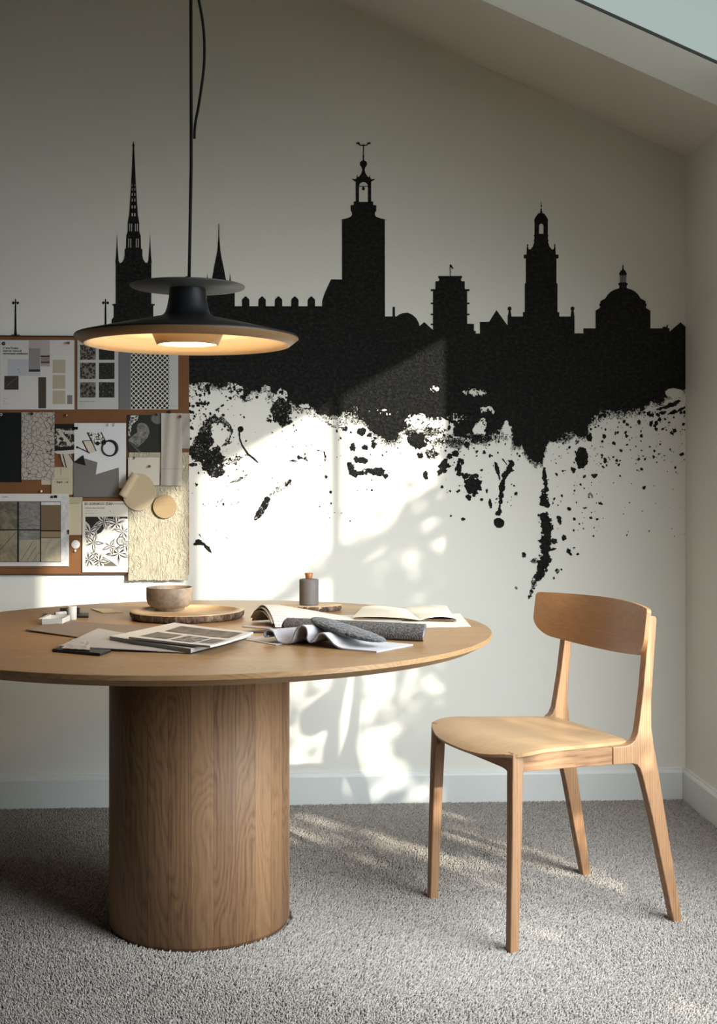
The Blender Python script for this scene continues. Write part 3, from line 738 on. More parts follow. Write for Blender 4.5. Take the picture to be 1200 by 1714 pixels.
# ------------------------------------------------------------------ round pedestal table
TZ = .76
TAB = empty('pedestal_table', (TABLE_C[0], TABLE_C[1], 0), 0, 'round light oak table on a thick drum pedestal', 'table')
TR = .762
m = MB()
m.lathe([(0, -.026), (.60, -.026), (TR - .030, -.027), (TR - .001, -.0115), (TR, -.0105), (TR, -.0012), (TR - .0012, 0), (0, 0)], 160)
o = m.build('tabletop', M['oak_top'], TAB); o.location = (0, 0, TZ)
for p in o.data.polygons: p.use_smooth = False
ped = MB()
ped.lathe([(0, 0), (PED_R - .004, 0), (PED_R - .003, .006), (PED_R, .009), (PED_R, TZ - .026), (0, TZ - .026)], 128)
o = ped.build('pedestal', M['oak_ped'], TAB)
for p in o.data.polygons: p.use_smooth = abs(p.normal.z) < .7

# ------------------------------------------------------------------ dining chair (local: +X towards the sitter's front, +Y the sitter's left)
CH_O = (.672, 3.239); CH_A = math.atan2(-.36, -.933)
CHAIR = empty('dining_chair', (CH_O[0], CH_O[1], 0), CH_A, 'light oak dining chair with curved backrest standing right of the table', 'chair')
def chair():
    # +Y local = (-sin A, cos A) -> (.36, -.933): the side towards the camera
    for sgn in (1, -1):
        # front leg: tapered, square
        m = MB()
        rings = []
        for z, a0, a1, b0, b1 in ((0.0, .216, .241, .197, .221), (.30, .205, .234, .191, .219), (.405, .201, .232, .187, .2165), (.432, .200, .231, .186, .216), (.484, .199, .230, .185, .215)):
            rings.append([(a0, sgn * b0, z), (a1, sgn * b0, z), (a1, sgn * b1, z), (a0, sgn * b1, z)])
        m.loft(rings, smooth=False)
        m.build('leg', M['oak_z'], CHAIR, bevel=.004)
        # rear leg: one piece with the back post, a knee and a stub for the side rail
        front = [(-.189, .795), (-.183, .72), (-.168, .60), (-.156, .53), (-.150, .500), (-.142, .484), (-.128, .474), (-.11, .471), (-.072, .4715)]
        under = [(-.072, .427), (-.128, .425), (-.146, .420), (-.156, .408), (-.164, .385), (-.191, .285), (-.256, 0.0)]
        rear = [(-.282, 0.0), (-.213, .40), (-.200, .467), (-.193, .515), (-.194, .575), (-.205, .69), (-.2155, .790), (-.212, .797), (-.194, .799)]
        prof = front + under + rear
        b0, b1 = .181, .206
        loop = [(a, sgn * b0, z) for a, z in prof]
        mm = MB(); mm.prism(loop, (0, sgn * (b1 - b0), 0))
        # splay the foot outward a little
        mm.v = [(a, b + sgn * .010 * (.42 - z) / .42, z) for a, b, z in mm.v]
        mm.build('leg', M['oak_z'], CHAIR, bevel=.005)
        # side rail
        m = MB()
        m.hexa([(-.0715, sgn * .182, .4272), (.200, sgn * .186, .437), (.200, sgn * .211, .437), (-.0715, sgn * .2025, .4272),
                (-.0715, sgn * .182, .4712), (.200, sgn * .186, .484), (.200, sgn * .211, .484), (-.0715, sgn * .2025, .4712)])
        m.build('side_rail', M['oak_x'], CHAIR, bevel=.0015)
    # front rail with curved lower corners, rear rail
    m = MB()
    loop = [(.224, -.185, .478), (.224, .185, .478), (.224, .185, .425), (.224, .180, .431), (.224, .170, .436), (.224, .150, .438), (.224, -.150, .438), (.224, -.170, .436), (.224, -.180, .431), (.224, -.185, .425)]
    m.prism(loop, (-.020, 0, 0)); m.build('front_rail', M['oak_yr'], CHAIR, bevel=.0015)
    m = MB(); m.box((-.128, -.178, .428), (-.108, .178, .466)); m.build('rear_rail', M['oak_yr'], CHAIR, bevel=.0015)
    # seat: thin dished veneer shell, wide waterfall front
    m = MB()
    def seat(u, v):
        b = v * 2 - 1                                   # across
        a0, a1 = -.135, .270 - .040 * abs(b) ** 2.6
        a = a0 + (a1 - a0) * u
        half = .178 + (.231 - .178) * min(1, u * 1.15) - .02 * max(0, (u - .82) / .18) ** 3
        z = .4765 + .0185 * u
        z -= .011 * (1 - abs(b) ** 2.2) * math.sin(PI * min(1, u * 1.05)) ** .8    # dish
        z -= .034 * max(0, (u - .70) / .30) ** 2.2 * (1 - .6 * abs(b) ** 3)      # waterfall
        z -= .004 * max(0, abs(b) - .88) / .12
        return (a, b * half, z)
    m.shell(lambda u, v: seat(u, .5 + .5 * math.cos(PI * v)), 34, 34, .0085)
    m.build('seat', M['oak_seat'], CHAIR, merge=False)
    # backrest: bent plywood, straight top, deep bowed lower edge
    m = MB()
    def back(u, v):
        b = u * 2 - 1
        ab = abs(b)
        top = .830 - .004 * ab ** 2; 
        low = .690 + .022 * ab ** 2
        # round the lower corners
        k = max(0, (ab - .74) / .26); low += .044 * (1 - math.sqrt(max(0, 1 - k * k)))
        kt = max(0, (ab - .95) / .05); top -= .010 * (1 - math.sqrt(max(0, 1 - kt * kt)))
        z = low + (top - low) * v
        bow = .064 * ab ** 2.0
        a = -.2015 + bow + .018 * (.76 - z) / .07 * .5
        return (a + .014, b * .260 + .014, z)
    m.shell(lambda u, v: back(.5 - .5 * math.cos(PI * u), v), 60, 14, .011)
    m.build('backrest', M['oak_y'], CHAIR, merge=False)
chair()

# ------------------------------------------------------------------ pendant lamp
LX, LY = at_depth(314, 3.2); LZ = 1.52
LAMP = empty('pendant_lamp', (LX, LY, LZ), 0, 'wide black pendant lamp with cream inside glowing above the table', 'lamp')
def lamp():
    top = ceil_z(LX) - LZ
    m = MB(); m.lathe([(.290, .001), (.2905, .003), (.288, .006), (.20, .027), (.10, .050), (.074, .056), (.064, .061), (.0585, .067), (.054, .08), (.049, .105), (.047, .128), (.047, .134), (.044, .134)], 128)
    SHADE = m.build('shade', M['black'], LAMP)
    m = MB(); m.lathe([(.2885, .003), (.2895, 0), (.268, -.017), (.266, -.0175)], 128); m.build('shade_rim', plain('brown_satin_rim', srgb(134, 104, 72), .42, var=.04), SHADE)
    m = MB(); m.lathe([(.266, -.0175), (.262, -.0172), (.258, -.006), (.200, .014), (.10, .042), (.080, .048), (0, .05)], 128)
    m.build('shade_lining', M['lampin'], SHADE)
    m = MB(); m.lathe([(.098, .025), (.0795, -.0165), (.078, -.0175), (.0765, -.0165), (.0765, -.012), (.095, .025)], 96); RING = m.build('reflector_ring', M['lampring'], LAMP)
    m = MB(); m.lathe([(0, -.0135), (.074, -.0135), (.0765, -.0125)], 96); m.build('diffuser', M['glow'], RING)
    m = MB(); m.lathe([(.1494, .1356), (.149, .137), (.10, .141), (.02, .147), (0, .147)], 128); m.lathe([(.044, .130), (.148, .134), (.1494, .1356)], 128, 1); m.build('upper_disc', [M['black'], plain('grey_enamel_underside', srgb(118, 115, 109), .45, var=.02)], LAMP)
    m = MB(); m.lathe([(.0, .146), (.014, .146), (.014, .152), (.007, .154), (.006, .162), (0, .163)], 32); m.build('cord_grip', M['black'], LAMP)
    cx = .0155                                          # the cord hangs a little right of the shade's middle
    m = MB(); m.tube([(.004, 0, .155), (cx * .6, 0, .45), (cx * .55, 0, .9), (cx * .5, 0, top - .02)], .0042, 10); m.build('cord', M['blackcord'], LAMP)
    def pt(px, py):
        X, Y = at_depth(px, 3.195); return (X - LX, Y - LY, CAM_H + (HZ - py) / FPX * 3.195 - LZ)
    m = MB(); m.tube(smoothpath([pt(325.4, 232), pt(325.8, 217), pt(328, 200), pt(332, 180), pt(337, 147), pt(341, 115), pt(342.2, 88), pt(341.4, 58), pt(338, 28), pt(332, -4), pt(322, -60), pt(316, -150), pt(320, -300), (.02, 0, top - .02)], 6), .0036, 10)
    m.build('slack_cord', M['blackcord'], LAMP)
    m = MB(); m.lathe([(0, top - .03), (.05, top - .03), (.055, top - .02), (.055, top + .02), (0, top + .02)], 48); m.build('ceiling_cup', M['black'], LAMP)
    d = bpy.data.lights.new('lamp_light', 'POINT'); d.energy = 12.0; d.color = (1, .80, .54); d.shadow_soft_size = .008
    l = bpy.data.objects.new('lamp_light', d); COL.objects.link(l); l.parent = LAMP; l.location = (0, 0, .040)
    d = bpy.data.lights.new('lamp_downlight', 'AREA'); d.shape = 'DISK'; d.size = .14; d.energy = 2.0; d.color = (1, .78, .5)
    l = bpy.data.objects.new('lamp_downlight', d); COL.objects.link(l); l.parent = LAMP; l.location = (0, 0, -.016)
lamp()

# ------------------------------------------------------------------ pinboard and everything pinned to it
BO = .016                                                    # face of the board in front of the wall
def kraft():
    t = NT('brown_cork_board'); v = t.coord()
    n = t.noise(v, 9, 5, .6); f = t.noise(v, 220, 2)
    c = t.mix(n, srgb(98, 62, 34), srgb(138, 92, 52))
    t.color(t.mix(t.math('MULTIPLY', f, .5), c, srgb(90, 54, 26))); t.rough(.8); t.bump(f, .25, .001); return t.mat
M['board'] = kraft()
M['boardedge'] = plain('dark_board_edge', srgb(58, 34, 20), .6)
BOARD = empty('pinboard', on_wall(150, 960, 0), 0, 'brown cork pinboard on the back wall covered with prints and swatches', 'pinboard')
def board():
    o = Vector(BOARD.location)
    x0, _, z0 = on_wall(-75, 960); x1, _, z1 = on_wall(316.5, 566)
    m = MB(); m.box((x0 - o.x, -BO, 0 + .0), (x1 - o.x, -.0015, z1 - o.z)); m.build('board_panel', M['board'], BOARD, bevel=.0015)
    m = MB(); e = .004
    m.box((x0 - o.x - e, -BO - .001, z1 - o.z), (x1 - o.x, -.0015, z1 - o.z + e)); m.build('edge_strip', M['boardedge'], BOARD); m = MB(); m.box((x0 - o.x - e, -BO - .001, -e * .6), (x1 - o.x, -.0015, 0))
    m.build('edge_strip', M['boardedge'], BOARD)
board()

class Sheet:
    """a thin sheet on the wall plane, in photo measure; prints lie on its face and follow its lift"""
    def __init__(s, layer, lift=None):
        s.mb = MB(); s.base = BO + .0012 + layer * .0016; s.lift = lift or (lambda x, y: 0.0); s.mats = []
    def mi(s, mat):
        if mat not in s.mats: s.mats.append(mat)
        return s.mats.index(mat)
    def p(s, x, y, up=0): return on_wall(x, y, s.base + s.lift(x, y) + up)
    def paper(s, x0, y0, x1, y1, mat, th=.0007, n=10, shape=None):
        f = lambda u, v: s.p(*(shape(u, v) if shape else (x0 + (x1 - x0) * u, y0 + (y1 - y0) * v)))
        s.mb.shell(lambda u, v: f(u, v), n, n, th, s.mi(mat)); return s
    def rect(s, x0, y0, x1, y1, mat, up=.0006, n=2):
        k = s.mi(mat)
        for i in range(n):
            a, b = x0 + (x1 - x0) * i / n, x0 + (x1 - x0) * (i + 1) / n
            s.mb.add([s.p(a, y0, up), s.p(a, y1, up), s.p(b, y1, up), s.p(b, y0, up)], [(0, 1, 2, 3)], k)
        return s
    def poly(s, pts, mat, up=.0008):
        s.mb.poly([s.p(x, y, up) for x, y in pts], (), s.mi(mat)); return s
    def disc(s, x, y, r, mat, up=.0008, ry=None, n=28):
        return s.poly([(x + r * math.cos(2*PI*k/n), y + (ry or r) * math.sin(2*PI*k/n)) for k in range(n)], mat, up)
    def line(s, x0, y0, x1, y1, w, mat, up=.0009):
        d = math.hypot(x1-x0, y1-y0); nx, ny = -(y1-y0)/d*w/2, (x1-x0)/d*w/2
        return s.poly([(x0+nx, y0+ny), (x1+nx, y1+ny), (x1-nx, y1-ny), (x0-nx, y0-ny)], mat, up)
    def text(s, body, x, y, px, mat, up=.0007, bold=0.0, squash=1.0):
        o = Vector(s.p(x, y, up)); sc = px * YW / FPX * 1.0
        R = Matrix.Translation(o) @ Matrix.Rotation(PI / 2, 4, 'X') @ Matrix.Diagonal((squash, 1, 1, 1))
        s.mb.text(body, sc, s.mi(mat), R, bold * sc); return s
    def done(s, name, label, cat, group=None):
        o = s.mb.build(name, s.mats, merge=False)
        return tag(o, label, cat, group)

paper = lambda n, c, **k: plain(n, c, k.pop('rough', .75), var=k.pop('var', .025), scale=k.pop('scale', 14), spec=.3, **k)
PW = paper('white_paper', srgb(206, 202, 198)); PG = paper('grey_white_paper', srgb(186, 184, 182))
PB = paper('black_print', srgb(24, 22, 21)); PT = paper('text_ink', srgb(52, 48, 46)); PTL = paper('pale_text_ink', srgb(140, 134, 130))
def c_(r, g, b): return paper('tone_%d_%d_%d' % (r, g, b), srgb(r, g, b))
def print_noise(name, scale, a, b, lo=.42, hi=.58, kind='noise', detail=4, dist=0.0, warp=(1, 1, 1)):
    t = NT(name); v = t.mapping(t.coord(), warp)
    if kind == 'noise': f = t.noise(v, scale, detail, .6, dist)
    elif kind == 'cells': f = t.math('ADD', t.math('MULTIPLY', t.voro(v, scale), .9), t.math('MULTIPLY', t.noise(v, scale * 2, 3), .35))
    elif kind == 'cracks': f = t.voro(t.mix(.012, v, t.noise(v, 25, 2, out='Color'), 'ADD'), scale, 'DISTANCE_TO_EDGE')
    t.color(t.ramp(f, [(lo, a), (hi, b)])); t.rough(.7); return t.mat

def build_prints():
    # white collage poster, top left
    s = Sheet(0); s.paper(2, 570, 126, 686, PW)
    s.rect(50, 570.3, 85, 601, c_(176, 166, 163)); s.rect(70, 596, 85, 614, c_(150, 138, 134)); s.rect(70, 598, 85, 605, c_(140, 126, 124), .0008); s.rect(70, 606, 85, 608.5, c_(70, 60, 56), .0009); s.rect(70, 610, 85, 614, c_(166, 152, 144), .0009)
    s.rect(15, 602, 69.5, 630, c_(182, 182, 186), .0007); s.rect(50, 584, 69, 622, c_(140, 136, 136), .0010); s.rect(50, 619, 69, 623, c_(52, 48, 46), .0012)
    s.disc(32.5, 619, .7, PB); s.disc(34.8, 624, .7, PB)
    s.rect(9.5, 630, 33, 653, c_(62, 54, 48), .0010); s.line(13, 647, 31, 632, .7, c_(120, 110, 104), .0012)
    s.rect(66, 632, 79, 684, c_(72, 64, 52), .0008)
    for y0, y1 in ((603, 625), (628.5, 651.5), (654.5, 677)): s.rect(90, y0, 111, y1, c_(176, 164, 142), .0008)
    s.rect(114, 662, 122.7, 677, c_(120, 116, 116), .0008)
    for k, tx in enumerate(('C bre Dralos', 'Ioarrst ronnoil', 'reroocank oottinoot')): s.text(tx, 7, 585 + k * 4.5, 4.7, PT, bold=.03, squash=(.98, 1.08, 1.02)[k])
    for k, tx in enumerate(('Pltano', 'rhe', 'orarsto')): s.text(tx, 8, 668.5 + k * 4.3, 2.6, PTL)
    s.done('collage_poster', 'white collage poster with beige and grey colour blocks, top left of the pinboard', 'poster')
    # six stone photographs
    s = Sheet(0); s.paper(131, 570, 199.5, 685.5, PG)
    mats = [print_noise('pebble_print_%s' % n, sc, srgb(20, 18, 17), srgb(120, 110, 98), lo + .04, hi + .08, kd) for n, sc, lo, hi, kd in (('fine', 150, .46, .8, 'cells'), ('streaked', 170, .52, .72, 'noise'), ('round', 120, .44, .75, 'cells'), ('mixed', 190, .5, .68, 'noise'), ('large', 90, .40, .8, 'cells'), ('grainy', 140, .47, .66, 'noise'))]
    for r, (y0, y1) in enumerate(((578, 603), (608, 635), (640.5, 666))):
        for c, (x0, x1) in enumerate(((135.4, 161.4), (167, 192.8))): s.rect(x0, y0, x1, y1, mats[r * 2 + c])
    s.rect(134.5, 571.8, 148, 572.8, PT); s.text('Ronopntoeer osrnsit', 134.5, 673.5, 3.0, PT)
    for k in range(2): s.text('oarnto na', 134.5, 678 + 4 * k, 2.2, PTL)
    s.done('stone_photo_sheet', 'white sheet with six dark stone photographs, hanging behind the lamp', 'print')
    # grey band and black dots
    t = NT('dotted_print'); v = t.sep(t.mapping(t.coord(), (1, 1, 1)))
    w = t.noise(t.coord(), 30, 2); ux = t.math('ADD', v[0], t.math('MULTIPLY', w, .004)); uz = t.math('ADD', v[2], t.math('MULTIPLY', w, .005))
    k = PI / .0118
    sx = t.math('SINE', t.math('MULTIPLY', t.math('ADD', ux, uz), k * .707)); sz = t.math('SINE', t.math('MULTIPLY', t.math('SUBTRACT', ux, uz), k * .707))
    f = t.math('ADD', t.math('MULTIPLY', sx, sz), t.math('MULTIPLY', t.math('SUBTRACT', t.noise(t.coord(), 90, 2), .5), .35))
    t.color(t.ramp(t.math('ABSOLUTE', f), [(.28, srgb(206, 202, 192)), (.37, srgb(22, 20, 19))])); t.rough(.7)
    s = Sheet(0); s.paper(200.5, 570, 299, 685.8, PG); s.rect(200.7, 570.3, 220, 685.6, c_(112, 110, 112)); s.rect(220.5, 571, 284, 684.6, t.mat)
    s.rect(286, 680, 297, 680.5, PTL)
    s.done('dotted_poster', 'poster of black dots with a grey band, right end of the top row', 'poster')
    # black sheet, cracked sheet
    s = Sheet(0); s.paper(-30, 691, 38, 807, paper('black_paper', srgb(15, 17, 20), var=.1)); s.done('black_sheet', 'plain black sheet at the left end of the second row', 'swatch')
    s = Sheet(1, lambda x, y: .002 * ((y - 690) / 112) ** 2); s.paper(38, 690.5, 93, 803, print_noise('cracked_print', 62, srgb(60, 54, 50), srgb(172, 164, 154), .015, .055, 'cracks'))
    s.done('cracked_swatch', 'pale swatch covered with a net of dark cracks beside the black sheet', 'swatch')
    # black and white photograph with scraps
    BWP = print_noise('bw_photo_print', 70, srgb(16, 15, 15), srgb(190, 182, 170), .50, .56, 'noise', 4, .8)
    s = Sheet(1); s.paper(93, 710, 126.5, 756, BWP); s.rect(93, 710, 126, 718, PB, .0008); s.rect(110, 721, 126, 726.5, c_(180, 174, 164), .0008); s.poly([(97, 722), (102, 720), (123, 744), (119, 748)], c_(186, 176, 160), .0009)
    s.rect(93, 748, 126, 754, PB, .0008); s.poly([(93, 755.5), (126, 753), (126, 759), (110, 761), (97, 759.5), (93, 757)], c_(196, 190, 180), .0010)
    s.done('monochrome_photo', 'small torn black and white photograph left of the ring collage', 'photo')
    s = Sheet(2); s.paper(0, 0, 0, 0, c_(188, 180, 168), shape=lambda u, v: (106 + 4 * v ** 2 + u * (14 + 5 * v) - 3 * (1 - v) * (1 - u), 760.5 + 22 * v)); s.line(107, 760, 113, 783, 1.6, PB); s.line(117, 760, 126, 775, 1.2, PB)
    s.done('paper_scrap', 'curved grey paper scrap hanging under the small torn photograph', 'scrap')
    # cream notes
    CR = paper('cream_note_paper', srgb(186, 176, 152))
    s = Sheet(0); s.paper(71, 791, 110, 811.3, CR); s.done('cream_slip', 'cream paper slip sticking out under the cracked swatch', 'note')
    s = Sheet(1, lambda x, y: .001); s.paper(88, 782, 125.5, 828, CR); s.text('· kart  - o', 94, 808.5, 5.5, PT, bold=.03); s.rect(103, 784, 104.2, 795, PTL); s.line(95, 802, 116, 801.6, .5, PTL)
    s.done('cream_note', 'cream note with scribbled writing above the stone sample sheet', 'note')
    s = Sheet(1); s.paper(105, 832, 139.3, 895, paper('tan_paper', srgb(196, 184, 158))); s.line(116, 843, 138, 842, .6, c_(150, 136, 110)); s.poly([(118, 832.3), (139, 832.3), (138, 840), (130, 843.5), (118, 843.8)], c_(176, 164, 138))
    s.done('tan_card', 'tan card half hidden between the stone samples and the leaf print', 'card')
    # white collage with tilted frames
    s = Sheet(2, lambda x, y: .002 * ((y - 708) / 108) ** 2); s.paper(126, 708.6, 212.3, 817, paper('bright_paper', srgb(212, 212, 214)))
    s.poly([(147, 724), (171, 723.6), (178, 738), (157, 744)], print_noise('floral_print', 110, srgb(30, 28, 26), srgb(220, 216, 208), .45, .52), .0008); s.line(147.5, 724, 157.5, 744, 1.8, PB); s.line(170.5, 723.5, 178, 738.5, 1.8, PB)
    s.poly([(139, 738.5), (155, 738), (163, 755), (150, 760)], c_(202, 192, 176), .0007); s.line(139.8, 738.5, 149.5, 758, 2.2, c_(70, 44, 28)); s.line(155, 738.2, 162.6, 755.4, 1.6, PB); s.line(139.5, 738.4, 156, 737.4, 1, PB, .0010)
    s.line(130, 748, 152, 758.5, 1.8, PB, .0011); s.disc(131, 749, 2, PB, .0012); s.disc(165, 742.5, 3.4, PB, .0011); s.disc(175, 741, 4.2, PB, .0012); s.line(160, 743, 170, 742, 2.4, PB, .0010)
    s.done('frame_collage_sheet', 'bright white sheet with tilted little frames and a black ring', 'print')
    m = MB(); n = 48; c = Vector(on_wall(185.4, 750.6, BO + .0012 + 2 * .0016 + .0035)); u = YW / FPX
    rings = []
    for k in range(n):
        a = 2 * PI * k / n; w = 1.6 + 1.6 * max(0, math.cos(a - .35)) ; cx, sz = math.cos(a), math.sin(a)
        rings.append([c + Vector(((12.6 + q) * u * cx, e, (12.8 + q) * u * sz)) for q, e in ((-w, 0), (-w * .6, -.0014), (w * .4, -.0014), (w * .6, 0), (w * .3, .0008), (-w * .6, .0008))])
    m.loft(rings, smooth=True, cap=False, closed=True); tag(m.build('ring', M['black']), 'black crescent ring lying on the bright collage sheet', 'ring')
    s = Sheet(4); s.poly([(125.2, 775.5), (128, 771), (144.1, 767.5), (164.8, 774), (162, 794.4), (200.4, 782.6), (200.8, 831.4), (125.2, 831.4)], paper('grey_cut_paper', srgb(112, 109, 105)), 0)
    pts = [(125.2, 775.5), (128, 771), (144.1, 767.5), (164.8, 774), (162, 794.4), (200.4, 782.6), (200.8, 831.4), (125.2, 831.4)]
    s.mb.prism([s.p(x, y, -.0004) for x, y in pts], (0, .0012, 0), 0)
    s.done('grey_cut_sheet', 'dark grey sheet with a zigzag top edge overlapping the bright collage', 'swatch')
    s = Sheet(5); s.mb.prism([s.p(x, y) for x, y in ((125.6, 774), (141.4, 762), (145.4, 779.4))], (0, .001, 0), s.mi(PB)); s.done('paper_triangle', 'small black paper triangle at the corner of the dark grey sheet', 'scrap')
    # dark photograph with a heart shape
    s = Sheet(1); s.paper(0, 0, 0, 0, paper('dark_photo', srgb(44, 44, 40)), shape=lambda u, v: (214.5 + 56 * u + (2.5 * max(0, v - .85) / .15 if u < .05 else 0), 695 + 63 * v))
    HT = print_noise('heart_photo', 60, srgb(60, 58, 54), srgb(150, 146, 138), .35, .7)
    s.poly([(216, 736.5), (231, 749), (240, 742), (248, 733), (251.5, 724), (250, 716), (245, 710), (238, 708), (232, 710), (230, 716), (231, 724), (226, 727)], HT, .0009)
    s.disc(265, 701, 11, c_(104, 104, 100), .0007, 9); s.poly([(271, 692), (282, 692), (282, 712), (271, 712)], c_(182, 174, 166), .0002)
    s.poly([(214.8, 738), (217, 738), (238, 757.5), (233, 757.5)], c_(86, 84, 78), .0009)
    s.poly([(220, 696), (233, 695.5), (232, 703), (222, 712), (219, 731), (216, 729), (216, 715)], print_noise('lace_print', 160, srgb(24, 24, 22), srgb(200, 198, 190), .46, .54), .0008)
    s.done('heart_photo_sheet', 'dark photograph with a grey heart shape right of the bright collage', 'photo')
    # cloth strips
    FAB = plain('grey_linen', srgb(176, 168, 158), .9, var=.04, scale=60, bump=.35, bscale=700)
    def wav(x, y): return .004 + .0016 * math.sin(x * .33 + y * .02) + .004 * ((y - 692) / 120) ** 2
    s = Sheet(2, wav); s.paper(271, 692, 305.8, 812.5, FAB, .0012, 24); s.rect(271.5, 784.5, 305.4, 785.3, c_(150, 142, 134), .0010, 8)
    s.done('linen_strip', 'long light grey linen strip hanging at the right end of the pinboard', 'fabric')
    s = Sheet(1, lambda x, y: .002 + .002 * math.sin(y * .16 + x * .2)); s.paper(302, 692.5, 318.6, 751, plain('grey_felt', srgb(160, 156, 148), .9, var=.05, scale=40, bump=.3, bscale=500), .0012, 16)
    s.done('felt_strip', 'short grey cloth piece peeping out behind the linen strip', 'fabric')
    # handmade paper with torn edge
    t = NT('handmade_paper'); v = t.coord(); n1 = t.noise(v, 26, 6, .62, .6); n2 = t.noise(t.mapping(v, (1.4, 1, .55), (0, .5, 0)), 60, 3, .5, 1.6)
    t.color(t.mix(n1, srgb(166, 156, 134), srgb(196, 187, 166))); t.rough(.85)
    t.bump(t.math('ADD', t.math('MULTIPLY', n1, .7), t.math('MULTIPLY', t.math('ABSOLUTE', t.math('SUBTRACT', n2, .5)), 1.6)), 1.0, .008)
    rg = random.Random(5); jag = [rg.uniform(-.8, .8) for _ in range(200)]
    def hm(u, v):
        x = 216.8 + 99.6 * u; y = 757.5 + 212.5 * v
        if v > .995: y += jag[int(u * 60)] * 1.4
        if u > .98: x += jag[60 + int(v * 60)] * .8
        return (x, y)
    def hl(x, y): return .0025 + .0022 * mnoise.noise((x * .05, y * .05, 2)) + .0010 * mnoise.noise((x * .16, y * .16, 5)) + .010 * max(0, (y - 850) / 118) ** 2
    s = Sheet(0, hl); s.paper(0, 0, 0, 0, t.mat, .0015, 60, hm)
    s.done('handmade_paper_sheet', 'large cream crumpled handmade paper with torn edge, bottom right of the pinboard', 'paper')
    s = Sheet(3, lambda x, y: .0015 + .003 * ((y - 766) / 60) ** 2); s.paper(216, 766, 268, 812, plain('pale_muslin', srgb(204, 198, 184), .9, var=.04, bump=.3, bscale=500), .001, 12)
    s.done('muslin_swatch', 'pale muslin swatch behind the curled disc on the crumpled paper', 'fabric')
    # curled disc
    BG = plain('beige_veneer', srgb(186, 168, 138), .6, var=.04, scale=20)
    m = MB(); u = YW / FPX; c = Vector(on_wall(234, 823.5, BO + .013)); R = 27 * u
    a0 = math.radians(100); a1 = math.radians(192)            # flap between these two angles is rolled over
    pts = [c + Vector((R * math.cos(a1 + (a0 + 2*PI - a1) * k / 60), 0, R * 1.14 * math.sin(a1 + (a0 + 2*PI - a1) * k / 60) )) for k in range(61)]
    m.prism(pts, (0, .0022, 0))
    A, B = pts[-1], pts[0]; ax = (B - A); rr = 7.6 * u; L = ax.length; d = ax.normalized(); side = Vector((-d.z, 0, d.x)); side = side if side.x > 0 else -side
    def roll(q, v):
        ang = PI * 1.25 * v; p = A + ax * (.0 + q) + side * (rr * math.sin(ang)) * (1) + Vector((0, -(rr - rr * math.cos(ang)), 0))
        return p
    m.shell(lambda q, v: roll(q, v), 12, 20, .0018)
    tag(m.build('curled_disc', BG), 'pale beige disc with one edge rolled over, on the crumpled paper', 'disc')
    m = MB(); c = on_wall(277.5, 847.7, BO + .006); r = 19.5 * u
    prof = [(0, .0), (r - .001, 0), (r, .001), (r, .011), (r - .0015, .0125), (0, .0125)]
    m.lathe(prof, 64); o = m.build('wooden_disc', wood('pale_wood_disc', srgb(118, 96, 68), srgb(160, 136, 102), 'X', ring=12, cath=.02, pore=.2, warp=.08, soft=.5), origin=(0, 0, 0)); o.rotation_euler = (PI / 2, 0, 0); o.location = c
    for p in o.data.polygons: p.use_smooth = abs(p.normal.z) < .9
    tag(o, 'round flat wooden disc pinned on the crumpled paper', 'disc')
    # stone samples sheet
    SM = [print_noise('sample_' + n, sc, a, b, .3, .75, 'noise', 6, d, w) for n, sc, a, b, d, w in (
        ('dark_slate', 26, srgb(58, 54, 46), srgb(134, 124, 106), 1.5, (1, 1, 1)), ('grey_marble', 18, srgb(84, 82, 80), srgb(150, 146, 140), 3.0, (.7, 1, 2)),
        ('brown_stone', 24, srgb(98, 86, 68), srgb(156, 142, 118), 1.0, (1, 1, .6)), ('pale_tile', 14, srgb(140, 130, 112), srgb(170, 160, 140), .5, (1, 1, 1)), ('sand_plaster', 20, srgb(146, 136, 116), srgb(176, 166, 146), 2.0, (1, 1, 1)))]
    MAR = print_noise('white_marble_print', 14, srgb(176, 176, 176), srgb(216, 214, 212), .35, .7, 'noise', 6, 2.5)
    s = Sheet(2, lambda x, y: .003 * max(0, (x - 60) / 57) ** 2); s.paper(-30, 826.3, 117.4, 947, PW, n=12); s.rect(103.5, 828, 117, 946.5, MAR, .0006, 4)
    s.rect(2, 839, 104, 940.5, PB, .0008, 6)
    s.rect(2.5, 840, 31, 885.5, SM[0], .0011); s.rect(34, 840, 69, 885.5, SM[1], .0011); s.rect(71, 845, 103.5, 887, c_(110, 92, 70), .0011); s.rect(71, 840, 103.5, 845, MAR, .0011)
    s.rect(2.5, 887.5, 31, 939.5, SM[2], .0011); s.rect(34, 887.5, 69, 903, SM[1], .0011); s.rect(34, 903, 69, 939.5, SM[3], .0011); s.rect(71, 889, 103.5, 899, c_(136, 116, 90), .0011); s.rect(71, 900.2, 103.5, 939.5, SM[4], .0011)
    s.line(2.5, 920, 30, 889, .8, PT, .0015)
    for q in range(4): s.line(34.5, 912 + q * 9 - 3, 68.5, 926 + q * 6 - 6, .5, PTL, .0015)
    for q in range(3): s.line(37 + q * 10, 938, 58 + q * 5, 905 + q * 9, .6, PT, .0016)
    s.text('Tonono', 5, 832.5, 3.2, PT)
    s.done('stone_sample_sheet', 'white sheet with six brown and grey stone samples, bottom left of the pinboard', 'print')
    # leaf print
    s = Sheet(3, lambda x, y: .002 * max(0, (y - 840) / 117) ** 2); s.paper(139.8, 838.8, 216, 957, paper('cream_white_paper', srgb(206, 202, 190)))
    s.text('ED SORNKUO ZUU', 143, 845, 5.6, PT, bold=.02, squash=.93); s.rect(184, 841.6, 214, 844.4, c_(176, 160, 150), .0005); s.text('LUPRVIUS ARROTHIROOMIE', 143.5, 851.2, 3.0, PT, squash=.86)
